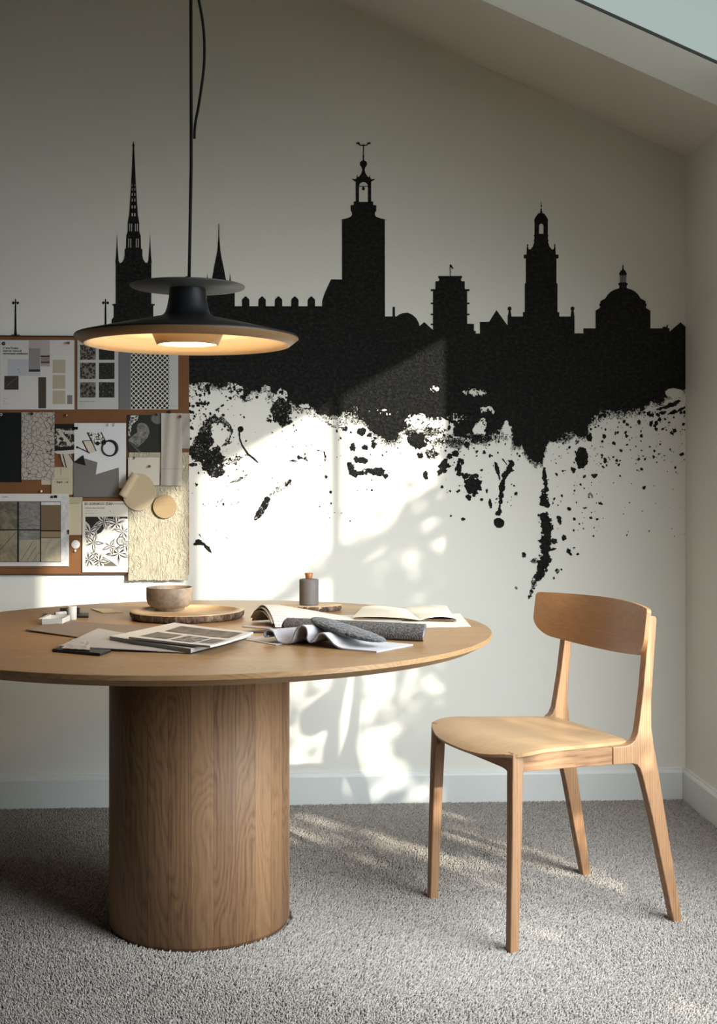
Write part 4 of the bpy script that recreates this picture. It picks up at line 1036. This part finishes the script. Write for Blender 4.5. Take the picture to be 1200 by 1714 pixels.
    s.text('onrstlont cra r rinoel', 144, 855.5, 2.4, PTL); s.text('nart ·lassrtnrol', 144, 859.5, 2.4, PTL); s.disc(186, 855.5, .8, PB)
    X0, Y0, X1, Y1 = 144.8, 864.5, 215, 946.8
    s.rect(X0, Y0, X1, Y1, PW, .0006)
    def clip(p):
        for ax, lim, sg in ((0, X0, 1), (0, X1, -1), (1, Y0, 1), (1, Y1, -1)):
            o = []
            for i in range(len(p)):
                a, b = p[i-1], p[i]; ia, ib = (a[ax]-lim)*sg >= 0, (b[ax]-lim)*sg >= 0
                if ia != ib:
                    t = (lim-a[ax])/(b[ax]-a[ax]); o.append((a[0]+(b[0]-a[0])*t, a[1]+(b[1]-a[1])*t))
                if ib: o.append(b)
            p = o
            if not p: return p
        return p
    def leafp(x, y, L, w, ang, col, up, k=1.0):
        a = math.radians(ang); ca, sa = math.cos(a), math.sin(a); n = 9
        prof = [(t / n * L, w * math.sin(PI * (t / n) ** .8) * k) for t in range(n + 1)]
        loop = [(x + px * ca - py * sa, y + px * sa + py * ca) for px, py in prof] + [(x + px * ca + py * sa, y + px * sa - py * ca) for px, py in reversed(prof[1:-1])]
        q = clip(loop)
        if len(q) > 2: s.poly(q, col, up)
    INK = paper('linocut_ink', srgb(38, 36, 35)); rg = random.Random(9); up = .0009
    s.poly(clip([(140, 860), (216, 860), (216, 868), (196, 885), (184, 892), (176, 884), (160, 905), (144, 912)]), INK, .0008)
    s.poly(clip([(144, 928), (160, 922), (176, 932), (190, 940), (200, 948), (144, 948)]), c_(96, 92, 88), .0008)
    cl = [(152, 890, 8, 22), (176, 872, 7, 20), (196, 876, 9, 22), (208, 890, 7, 20), (158, 908, 7, 20), (200, 926, 9, 24), (168, 938, 8, 18), (186, 914, 6, 16), (212, 912, 7, 18), (150, 936, 8, 20)]
    for ci, (x, y, w, L) in enumerate(cl):
        a0 = rg.uniform(0, 90)
        for k in range(5):
            ang = a0 + k * 72 + rg.uniform(-14, 14); up += .00001
            leafp(x, y, L, w * .55, ang, PW, up); leafp(x, y, L * .94, w * .42, ang, INK if (ci + k) % 3 else PW, up + .00004)
            for q in (-.5, 0, .5): leafp(x, y, L * (.86 - .2 * abs(q)), w * .06, ang + q * 14, PW if (ci + k) % 3 else INK, up + .00008)
    for x, y, r in ((204, 905, 7.5), (211, 910, 5)):
        s.poly(clip([(x + r * math.cos(k * PI / 12), y + r * math.sin(k * PI / 12)) for k in range(24)]), INK, up + .0002); s.poly(clip([(x + r * .8 * math.cos(k * PI / 12), y + r * .8 * math.sin(k * PI / 12)) for k in range(24)]), PW, up + .00025)
        for k in range(5): s.line(x - r * .6 + k * r * .3, y - r * .5, x - r * .6 + k * r * .3, y + r * .5, .9, INK, up + .0003)
    s.done('leaf_print', 'black and white leaf pattern print hanging at the bottom edge of the pinboard', 'print')
build_prints()

# pins, clips and tags
PINM = {'black': plain('black_pin', (.012, .012, .012), .35), 'white': plain('white_pin', srgb(225, 222, 215), .35), 'brown': plain('brown_wood_pin', srgb(110, 66, 40), .5), 'steel': plain('steel_pin', (.6, .6, .58), .25, 1.0)}
def pin(x, y, col, label, off=.005, sc=1.0, tilt=(.25, -.35)):
    e = empty('push_pin', on_wall(x, y, BO + off - .002), 0, label, 'pin', 'pins on the pinboard')
    e.rotation_euler = (PI / 2 + tilt[0], tilt[1], 0)
    m = MB(); m.lathe([(0, .002), (.0042 * sc, .002), (.0044 * sc, .003), (.0030 * sc, .0045), (.0026 * sc, .0085 * sc), (.0042 * sc, .0105 * sc), (.0042 * sc, .0122 * sc), (.003 * sc, .013 * sc), (0, .0132 * sc)], 20); m.build('head', PINM[col], e)
    m = MB(); m.tube([(0, 0, .002), (0, 0, -.006)], [.0006, .0002], 6); m.build('needle', PINM['steel'], e)
pin(116.7, 574.8, 'brown', 'dark brown pin at the top right corner of the collage poster', .004)
pin(113, 695, 'steel', 'shiny steel pin on bare cork above the small torn photograph', .003, .8)
pin(252, 780, 'brown', 'brown pin holding the muslin swatch', .012, .9)
pin(307.3, 780, 'white', 'white pin beside the right edge of the linen strip', .004, .7)
pin(303, 697.5, 'brown', 'reddish brown pin at the top right corner of the linen strip', .010, 1.0)
pin(285, 689.5, 'black', 'shiny black pin just above the linen strip', .004, 1.0)
pin(264, 694, 'black', 'thin black pin at the top of the dark heart photograph', .006, .8)
pin(71, 821.5, 'white', 'small white pin on bare cork below the cracked swatch', .003, .8)
pin(56.3, 692.5, 'black', 'black pin at the top edge of the cracked swatch', .006, 1.0)
pin(127.6, 920.5, 'white', 'small white pin under the round white tag', .003, .8)
m = MB(); u = YW / FPX; c = Vector(on_wall(8, 576, BO + .0022)); n = 32
m.loft([[c + Vector(((2.0 + q) * u * math.cos(2*PI*k/n), e, (2.0 + q) * u * math.sin(2*PI*k/n))) for q, e in ((-1.0, 0), (-.6, -.0016), (.6, -.0016), (1.0, 0))] for k in range(n)], closed=True, cap=False)
tag(m.build('eyelet', PINM['black']), 'black ring eyelet at the top left corner of the collage poster', 'eyelet')
def hook(x, y, label, mat, r=2.4, off=.006):
    m = MB(); u = YW / FPX
    m.tube([on_wall(x + r * math.cos(a) * (1 - .08 * k), y - r * math.sin(a) * (1 - .08 * k), BO + off) for k, a in enumerate([math.radians(-130 + 36 * q) for q in range(10)])], .0010, 8)
    tag(m.build('wire_hook', mat), label, 'hook')
hook(4.3, 694, 'small white curled hook on the black sheet', PINM['white'], 2.6)
hook(182, 711.5, 'left one of two wire rings on the bright collage sheet', PINM['steel'], 2.4, .010)
hook(192, 711, 'right one of two wire rings on the bright collage sheet', PINM['steel'], 2.4, .010)
hook(225.5, 766.5, 'small dark hook at the corner of the muslin swatch', PINM['black'], 2.2, .010)
def clip_(x0, y0, x1, y1, label, off=.006):
    m = MB(); a = on_wall(x0, y1, BO + off + .003); b = on_wall(x1, y0, BO + off - .0005)
    m.box((a[0], a[1], a[2]), (b[0], b[1], b[2])); o = m.build('clip', PINM['black'], bevel=.0006); tag(o, label, 'clip', 'black clips on the pinboard')
clip_(88.3, 829.5, 90.4, 833.6, 'tiny upright black clip at the top edge of the stone sample sheet', .008)
clip_(92.8, 828.8, 98, 833.2, 'wider black clip at the top edge of the stone sample sheet', .008)
clip_(116.2, 886, 118, 893.5, 'narrow black clip at the right edge of the stone sample sheet', .010)
clip_(126.5, 715, 132.4, 719.6, 'black clip joining the torn photograph and the bright collage sheet', .008)
m = MB(); m.lathe([(0, 0), (7 * u, 0), (7.1 * u, .0006), (7.1 * u, .0024), (6.6 * u, .003), (0, .003)], 40)
o = m.build('round_tag', PW, origin=(0, 0, 0)); o.rotation_euler = (PI / 2, 0, 0); o.location = on_wall(128, 910.8, BO + .001); tag(o, 'round white tag on bare cork left of the leaf print', 'tag')

# ------------------------------------------------------------------ things lying on the table
def T_(px, py, z=0): return on_z(px, py, TZ + z)
def quad_sheet(name, c, mat, label, cat, th=.0012, lift=None, z0=0.0, mat2=None, n=14, group=None, extra=None):
    """sheet over four corners a,b,c,d (front left, front right, back right, back left)"""
    a, b, cc, d = [Vector(q) for q in c]; m = MB()
    f = lambda u, v: (a * (1 - u) + b * u) * (1 - v) + (d * (1 - u) + cc * u) * v + Vector((0, 0, z0 + th * .5 + .0003 + (lift(u, v) if lift else 0)))
    m.shell(f, n, n, th, 0)
    mats = [mat]
    if mat2: mats.append(mat2)
    if extra: extra(m, f, mats)
    return tag(m.build(name, mats, merge=False), label, cat, group)
def patch(m, f, u0, v0, u1, v1, k, up=.0012, n=6):
    vs = []; fs = []
    for i in range(n + 1):
        for j in range(n + 1): vs.append(f(u0 + (u1 - u0) * i / n, v0 + (v1 - v0) * j / n) + Vector((0, 0, up)))
    for i in range(n):
        for j in range(n): q = i * (n + 1) + j; fs.append((q, q + n + 1, q + n + 2, q + 1))
    m.add(vs, fs, k, True)

def live_edge(name, px, zc, rx, ry, th, label, groove):
    cx, cy = at_depth(px, zc)
    e = empty(name, (cx, cy, TZ), 0, label, 'board')
    n = 120; rg = random.Random(len(name))
    wob = [1 + .012 * math.sin(3 * 2*PI*k/n + 1) + .008 * math.sin(7 * 2*PI*k/n) for k in range(n)]
    def ring(f, z, jit=0): return [((rx * wob[k] * f + rg.uniform(-jit, jit)) * math.cos(2*PI*k/n), (ry * wob[k] * f + rg.uniform(-jit, jit)) * math.sin(2*PI*k/n), z) for k in range(n)]
    m = MB()
    top = [ring(1.0, th - .001), ring(.99, th)]
    if groove: top += [ring(.86, th), ring(.852, th - .004), ring(.02, th - .004)]
    else: top += [ring(.02, th)]
    m.loft([ring(.97, .004)] + top, cap=True); m.build('slab', wood(name + '_wood', srgb(158, 128, 94), srgb(204, 174, 136), 'X', ring=18, cath=.02, warp=.08, soft=.6, pore=.3), e)
    m = MB(); m.loft([ring(.93, 0), ring(.965, .002, .0012), ring(.995, th * .35, .0016), ring(1.004, th * .65, .0016), ring(1.0, th - .0012, .0004)], cap=False)
    t = NT(name + '_bark'); v = t.coord(); nn = t.noise(t.mapping(v, (1, 1, .4)), 90, 4, .6)
    t.color(t.ramp(nn, [(.35, srgb(52, 36, 26)), (.55, srgb(104, 82, 66)), (.75, srgb(150, 132, 116))])); t.rough(.9); t.bump(nn, .8, .003)
    m.build('bark_edge', t.mat, e)
live_edge('serving_board', 312, 3.47, .160, .160, .022, 'round live-edge wooden board under the brown bowl', True)
live_edge('wood_slice', 519.5, 3.66, .0925, .055, .017, 'small oval wood slice with bark edge under the grey bottle', False)
# bowl
bx, by = at_depth(284, 3.5)
t = NT('stoneware_glaze'); v = t.coord(); nn = t.noise(v, 55, 5, .65)
t.color(t.ramp(nn, [(.3, srgb(112, 94, 80)), (.7, srgb(150, 132, 114))])); t.rough(.6); t.bump(t.noise(v, 300, 2), .12, .001)
m = MB(); m.lathe([(0, 0), (.038, 0), (.042, .002), (.043, .009), (.052, .011), (.061, .018), (.0655, .030), (.066, .045), (.066, .064), (.0652, .066), (.0625, .066), (.0615, .063), (.0615, .045), (.060, .030), (.052, .018), (.03, .012), (0, .011)], 96)
tag(m.build('bowl', t.mat, origin=(0, 0, 0)), 'brown stoneware bowl standing on the round live-edge board', 'bowl').location = (bx, by, TZ + .0182)
# bottle
bx, by = at_depth(517, 3.655)
e = empty('stoneware_bottle', (bx, by, TZ + .0172), 0, 'grey cylindrical bottle with wooden stopper on the small wood slice', 'bottle')
m = MB(); m.lathe([(0, 0), (.027, 0), (.0285, .0015), (.0287, .006), (.0287, .074), (.0275, .0765), (.014, .0785), (.011, .079), (.011, .074), (0, .074)], 64); m.build('body', plain('grey_stoneware', srgb(104, 98, 94), .65, var=.12, scale=40, bump=.1), e)
m = MB(); m.lathe([(0, .0742), (.0095, .0745), (.0098, .082), (.0125, .0945), (.0115, .0952), (0, .0952)], 40); m.build('stopper', wood('stopper_wood', srgb(118, 70, 36), srgb(164, 104, 58), 'Z', ring=20, pore=.2, warp=.05), e)

# left group: tray, spool, clips, card, folder
WB = plain('white_card', srgb(214, 210, 204), .7, var=.03)
a, b = T_(70, 1046), T_(104, 1046); d = Vector((.004, .095, 0))
e = empty('white_tray', ((a + b) / 2 + d / 2), 0, 'small open white tray near the left edge of the table', 'tray')
o = Vector(e.location)
m = MB(); w = Vector((b - a).normalized()); tk = .0022; hgt = .016
def bar(p, q, wd, z0, z1):
    p, q = Vector(p), Vector(q); dd = (q - p).normalized(); nn = Vector((-dd.y, dd.x, 0)) * wd
    m.hexa([p + Vector((0, 0, z0)), q + Vector((0, 0, z0)), q + nn + Vector((0, 0, z0)), p + nn + Vector((0, 0, z0)), p + Vector((0, 0, z1)), q + Vector((0, 0, z1)), q + nn + Vector((0, 0, z1)), p + nn + Vector((0, 0, z1))])
A, B, C, D = a - o, b - o, b + d - o, a + d - o
m.hexa([A, B, C, D] + [p + Vector((0, 0, .002)) for p in (A, B, C, D)])
bar(A, B, tk, 0, hgt); bar(B, C, tk, 0, hgt); bar(C, D, tk, 0, hgt); bar(D, A, tk, 0, hgt)
m.build('body', WB, e)
m = MB(); bar(D + Vector((-.008, 0, 0)), A + Vector((-.008, 0, 0)), .010, hgt, hgt + .0015); m.build('rim_flap', WB, e)
cx, cy = at_depth(120, 3.42)
m = MB(); m.lathe([(0, 0), (.0128, 0), (.0135, .001), (.0135, .037), (.0125, .038), (.007, .038), (.006, .036), (0, .036)], 40)
tag(m.build('thread_spool', WB), 'small upright white spool beside the white tray', 'spool').location = (cx, cy, TZ + .0004)
m = MB(); p0, p1 = T_(92, 1027.5, .006), T_(112, 1026, .006); m.tube([p0, p0.lerp(p1, .5), p1], .0055, 16); tag(m.build('paper_roll', WB), 'little white paper roll lying behind the white tray', 'roll')
def bent(name, c, h, label):
    e = empty(name, Vector(c), .1, label, 'clip'); m = MB()
    m.prism([(-.028, -.012, 0), (-.028, .012, 0), (-.028, .0015, h), (-.028, -.0015, h)], (.056, 0, 0)); m.build('jaw', M['black'], e, bevel=.001)
    for s_ in (-1, 1):
        m = MB(); m.tube(smoothpath([(-.010, s_ * .003, h), (-.012, s_ * .014, h - .004), (0, s_ * .030, h - .012), (.012, s_ * .014, h - .004), (.010, s_ * .003, h)], 5), .001, 6); m.build('handle', M['black'], e)
bent('binder_clip', T_(117, 1029), .020, 'black binder clip lying behind the white spool')
q = [T_(126, 1034), T_(148, 1034), T_(149, 1028.5), T_(126, 1028.5)]
m = MB(); m.hexa([p + Vector((0, 0, .0003)) for p in q] + [p + Vector((0, 0, .005)) for p in q]); tag(m.build('black_case', M['black'], bevel=.001), 'flat black case lying right of the white spool', 'case')
q = [T_(72, 1036.5), T_(80, 1036.5), T_(84, 1030.5), T_(76, 1030.5)]
m = MB(); m.hexa([p + Vector((-.012, .03, .0003)) for p in q] + [p + Vector((-.012, .03, .003)) for p in q]); tag(m.build('black_eraser', M['black'], bevel=.0008), 'small black block just behind the left corner of the white tray', 'eraser')
quad_sheet('small_card', [T_(152, 1020.5), T_(172, 1026.5), T_(206, 1025.5), T_(186, 1020)], paper('buff_card', srgb(226, 208, 176)), 'small buff card lying left of the round board', 'card', .0014, lambda u, v: .002 * (1 - u) * (1 - v))
FG = paper('taupe_card', srgb(142, 128, 116))
quad_sheet('taupe_folder', [T_(43, 1057), T_(152, 1071), T_(272, 1053.5), T_(120, 1040.5)], FG, 'flat taupe folder lying in front of the white tray', 'folder', .0022, lambda u, v: .006 * max(0, u - .5) * v * 2 + .003 * (1 - u) * (1 - v), n=16)
# dark case with clear crumpled sheet, grey cover, magazines
q = [T_(87, 1091), T_(168, 1098.5), T_(186, 1092), T_(104, 1085)]
m = MB(); m.hexa([p + Vector((0, 0, .0003)) for p in q] + [p + Vector((0, 0, .0065)) for p in q])
tag(m.build('black_portfolio', plain('black_leatherette', (.016, .016, .017), .4, var=.1), bevel=.0016), 'thin black portfolio sticking out under the pale grey cover sheet', 'portfolio')
t = NT('crumpled_tissue'); v = t.coord(); t.color(srgb(176, 172, 166)); t.rough(.35); t.bump(t.voro(v, 70, 'DISTANCE_TO_EDGE'), .6, .002)
quad_sheet('tissue_sheet', [T_(103, 1087, .007), T_(150, 1090, .007), T_(152, 1077, .007), T_(122, 1072, .007)], t.mat, 'crumpled pale tissue lying on the black portfolio', 'tissue', .0012, lambda u, v: .002 + .0018 * mnoise.noise((u * 4, v * 4, 1)), z0=0, n=20)
CV = paper('pale_grey_cover', srgb(170, 166, 164))
quad_sheet('cover_sheet', [(-.535, 2.852, TZ + .0075), (-.232, 2.776, TZ), (-.19, 3.03, TZ), (-.487, 3.106, TZ)], CV, 'pale grey cover sheet lying under the two magazines', 'sheet', .0016, lambda u, v: .0009 + .012 * max(0, 1 - u * 2.2) ** 2 * v + .0065 * (1 - u) * (1 - v) * 0 + .004 * (1 - u) * v, n=20)
def magazine(name, c, th, label, pats, lift, z0):
    a, b, cc, d = [Vector(q) for q in c]
    f = lambda u, v, z: (a * (1 - u) + b * u) * (1 - v) + (d * (1 - u) + cc * u) * v + Vector((0, 0, z0 + z + lift(u, v)))
    e = empty(name, (a + b + cc + d) / 4 + Vector((0, 0, z0 + .0005)), 0, label, 'magazine'); o = Vector(e.location)
    m = MB(); m.shell(lambda u, v: f(u, v, th * .45) - o, 20, 20, th * .8); m.build('page_block', PG, e, merge=False)
    m = MB(); m.shell(lambda u, v: f(u, v, th * .93) - o, 20, 20, .001); mats = [PW]
    for (u0, v0, u1, v1, mt) in pats:
        if mt not in mats: mats.append(mt)
        patch(m, lambda u, v: f(u, v, th * .93) - o, u0, v0, u1, v1, mats.index(mt))
    m.build('cover', mats, e, merge=False)
    m = MB(); m.shell(lambda u, v: f(u, -.006 + .012 * v, th * .5) - o, 20, 2, th * .98); m.build('spine', plain(name + '_spine', srgb(150, 148, 148), .6), e, merge=False)
magazine('magazine', [(-.437, 2.960, TZ), (-.228, 2.768, TZ), (-.103, 3.039, TZ), (-.31, 3.23, TZ)], .010, 'thick plain pale magazine lying under the magazine with dark photographs', [], lambda u, v: .0048 * (1 - u), .0026)
mz = TZ
DP = print_noise('magazine_photo', 40, srgb(84, 78, 70), srgb(126, 118, 108), .35, .65); DP2 = print_noise('magazine_photo_dark', 90, srgb(44, 42, 40), srgb(150, 146, 140), .42, .6)
A_, B_, C_, D_ = T_(216, 1072, .014), T_(352, 1086, .014), T_(424, 1066, .014), T_(298, 1053, .014)
for q in (A_, B_, C_, D_): q.z = TZ
magazine('photo_magazine', [A_, B_, C_, D_], .0045, 'magazine with dark photographs on its cover, topmost of the pair of magazines', [(.10, .56, .92, .90, DP), (.06, .12, .40, .46, DP), (.46, .10, .74, .46, DP2), (.78, .14, .95, .44, DP)], lambda u, v: .0015 + .0030 * (1 - u) + .012 * (v - .3) ** 2 + .004 * max(0, u - .7), .0125)

# big curled magazine, notebook, sheets on the right
PGP = paper('page_paper', srgb(214, 210, 202))
t = NT('printed_page'); v = t.sep(t.coord()); ln = t.math('GREATER_THAN', t.math('SINE', t.math('MULTIPLY', v[1], 900)), .2); wd = t.math('GREATER_THAN', t.noise(t.comb(t.math('MULTIPLY', v[0], 260), t.math('MULTIPLY', t.math('FLOOR', t.math('MULTIPLY', v[1], 143)), 5.0), 0), 1, 0), .47)
t.color(t.mix(t.math('MULTIPLY', t.math('MULTIPLY', ln, wd), .30), srgb(212, 208, 202), srgb(90, 88, 86))); t.rough(.6); PPR = t.mat
def arch_lift(u, v):
    h = .050 * (1 - max(0, (u - .1) / .54)) ** .8 if u < .64 else 0
    h = max(0, h); return h * math.sin(PI * min(1, v * 1.0)) ** .75
def bookf(u, v, up=0):
    a, b, cc, d = Vector((-.046, 3.222, TZ)), Vector((.292, 3.235, TZ)), Vector((.31, 3.56, TZ)), Vector((-.112, 3.375, TZ))
    vv = v
    p = (a * (1 - u) + b * u) * (1 - vv) + (d * (1 - u) + cc * u) * vv
    return p + Vector((0, 0, arch_lift(u, v) + .004 + up))
e = empty('curled_magazine', (.1, 3.3, TZ + .0006), 0, 'open magazine with its left side curled up into an arch, behind the grey fabrics', 'magazine'); o = Vector(e.location)
m = MB(); m.shell(lambda u, v: bookf(u, v) - o, 44, 30, .0016, 0); m.build('top_page', [PPR], e, merge=False)
for k, (sh, sc_) in enumerate(((.006, .88), (.012, .74))):
    m = MB(); m.shell(lambda u, v: bookf(u * .94 + .012 * k, .04 + .92 * v) - o - Vector((sh, -sh * .4, (arch_lift(u, v)) * (1 - sc_) + .0012 * (k + 1))), 36, 24, .0012); m.build('page', PG, e, merge=False)
NB_ = paper('cream_page', srgb(226, 220, 204))
quad_sheet('cream_sheet', [T_(640, 1053), T_(788, 1049.5), T_(770, 1029), T_(690, 1030)], NB_, 'cream sheet lying under the open notebook at the right end', 'sheet', .0012, lambda u, v: .0008 + .008 * max(0, v - .8) * max(0, u - .7) * 10 * .3, n=16)
e = empty('open_notebook', Vector((.34, 3.42, TZ + .0045)), 0, 'open cream notebook lying at the right end of the table top', 'notebook'); o = Vector(e.location)
s0, s1 = T_(703, 1043), T_(678, 1024)
def page(name, c, hump, tipz):
    a, b, cc, d = [Vector(q) for q in c]
    m = MB(); m.shell(lambda u, v: (a * (1 - u) + b * u) * (1 - v) + (d * (1 - u) + cc * u) * v + Vector((0, 0, .0085 + hump * math.sin(PI * u) ** .7 * (1 - .2 * v) + tipz(u, v))) - o, 22, 14, .0022); m.build(name, NB_, e, merge=False)
page('left_page', [s0, T_(590, 1038.5), T_(606, 1022), s1], .005, lambda u, v: .012 * max(0, v - .7) * (1 - abs(u - .75) * 2 if abs(u - .75) < .5 else 0))
page('right_page', [s0, T_(763, 1041), T_(748, 1023), s1], .008, lambda u, v: .016 * max(0, v - .6) * u)
m = MB(); c2 = [T_(592, 1040), T_(764, 1042.5), T_(748, 1024), T_(606, 1023)]
m.hexa([p + Vector((0, 0, .0052)) - o for p in c2] + [p + Vector((0, 0, .0075)) - o for p in c2]); m.build('cover', plain('notebook_cover', srgb(120, 98, 72), .6), e)
m = MB(); m.tube([T_(584, 1041.5, .0075), T_(694, 1046.5, .0075)], .0028, 8); tag(m.build('page_shadow_rod', plain('page_shadow_brown', srgb(74, 58, 44), .5)), 'thin dark rod for the shadow along the front edge of the open notebook', 'page_shadow_rod')  # shadow of the page's front edge, modelled as a dark rod
DS = paper('slate_card', srgb(70, 66, 64)); 
quad_sheet('slate_swatch', [T_(400, 1059.5), T_(470, 1060), T_(480, 1056), T_(404, 1057.3)], DS, 'thin dark slate card peeping out left of the light felt', 'swatch', .002)
quad_sheet('grey_page_strip', [T_(405, 1049.6), T_(452, 1053.4), T_(462, 1050.5), T_(412, 1047)], PG, 'grey page corner sticking out left under the curled magazine', 'page', .0012, lambda u, v: .0002)

# fabrics
LG = plain('light_grey_felt', srgb(178, 176, 182), .9, var=.03, scale=40, bump=.15, bscale=600); LG.node_tree.nodes['Principled BSDF'].inputs['Sheen Weight'].default_value = .2
prof = [(.030, .016), (.022, .013), (.018, .019), (.021, .027), (.032, .031), (.045, .027), (.052, .015), (.062, .005), (.085, .0025), (.100, .010), (.107, .026), (.115, .040), (.128, .0475), (.141, .043), (.145, .030), (.144, .018), (.152, .010), (.163, .018), (.176, .031), (.192, .032), (.207, .021), (.222, .009), (.240, .0025), (.270, .0012), (.336, .0012)]
P2 = smoothpath([(x, 0, z) for x, z in prof], 6)
fa, fb = Vector((-.084, 2.962, TZ)), Vector((.194, 2.764, TZ)); fd = (fb - fa).normalized(); bk = Vector((.094, .116, 0))
def felt(u, v):
    i = u * (len(P2) - 1); k = min(int(i), len(P2) - 2); p = P2[k].lerp(P2[k + 1], i - k)
    return fa + fd * p.x + bk * v + Vector((0, 0, .0008 + p.z * (1 - .25 * v)))
m = MB(); m.shell(felt, len(P2) - 1, 8, .0032); tag(m.build('felt_sheet', LG, merge=False), 'light grey felt sheet folded into waves at the front of the table', 'fabric')
quad_sheet('grey_underlay', [T_(410, 1071), T_(462, 1080.5), T_(500, 1073), T_(440, 1065)], PG, 'pale grey sheet lying under the left end of the light felt', 'sheet', .001)
# woven roll
WV = NT('woven_grey_tweed'); v = WV.coord(); sx_ = WV.sep(v)
wv = WV.math('MULTIPLY', WV.math('SINE', WV.math('MULTIPLY', sx_[0], 1700)), WV.math('SINE', WV.math('MULTIPLY', WV.math('ADD', sx_[1], sx_[2]), 1500))); nz = WV.noise(v, 260, 3)
WV.color(WV.ramp(WV.math('ADD', WV.math('MULTIPLY', wv, .22), nz), [(.3, srgb(56, 54, 54)), (.5, srgb(98, 94, 94)), (.75, srgb(150, 146, 144))])); WV.rough(.95); WV.bump(WV.math('ADD', wv, nz), .6, .0015)
ra, rb = T_(478, 1061), T_(709, 1073); rd = (rb - ra).normalized(); rn = Vector((-rd.y, rd.x, 0)); rl = (rb - ra).length
def spiral(u, v):
    ang = -PI * .5 - v * PI * 3.1; r = .0205 - .0045 * v
    yy = r * math.cos(ang) * (1.1 if v < .6 else .9); zz = .0215 + r * math.sin(ang)
    return ra + rd * (u * rl + .006 * math.sin(v * 7)) + rn * yy + Vector((0, 0, zz))
m = MB(); m.shell(spiral, 30, 60, .0022, 0, 1); tag(m.build('tweed_roll', [WV.mat, LG], merge=False), 'rolled up dark grey tweed lying behind the fluffy pad', 'fabric')
# fluffy pad
FU = NT('charcoal_bouclé'.replace('é', 'e')); v = FU.coord(); n1 = FU.noise(v, 130, 4, .65)
FU.color(FU.ramp(n1, [(.35, srgb(34, 33, 36)), (.68, srgb(108, 106, 110))])); FU.rough(1.0); FU.bump(n1, 1.0, .009); FU.b.inputs['Sheen Weight'].default_value = .4
pa, pb = T_(487, 1047, .052), T_(631, 1081, .010)
pa = fa + fd * .108 + bk * .46 + Vector((0, 0, .058)); pb = fa + fd * .318 + bk * .40 + Vector((0, 0, .019))
ax = pb - pa; L = ax.length; ad = ax.normalized(); sd_ = Vector((0, 0, 1)).cross(ad).normalized(); ud = ad.cross(sd_)
rings = []
for i in range(41):
    t_ = i / 40; w = max(.02, (1 - abs(2 * t_ - 1) ** 2.6)) ** .5 * (1 - .15 * t_)
    rings.append([pa + ax * t_ + (sd_ * math.cos(2*PI*k/40) * .040 + ud * math.sin(2*PI*k/40) * .0125) * w * (1 + .09 * mnoise.noise((t_ * 26, math.cos(2*PI*k/40) * 3.4, math.sin(2*PI*k/40) * 3.4))) + ud * .012 * math.sin(PI * t_) * -.3 for k in range(40)])
m = MB(); m.loft(rings); tag(m.build('fluffy_pad', FU.mat), 'charcoal fluffy oblong pad lying across the light grey felt', 'pad')
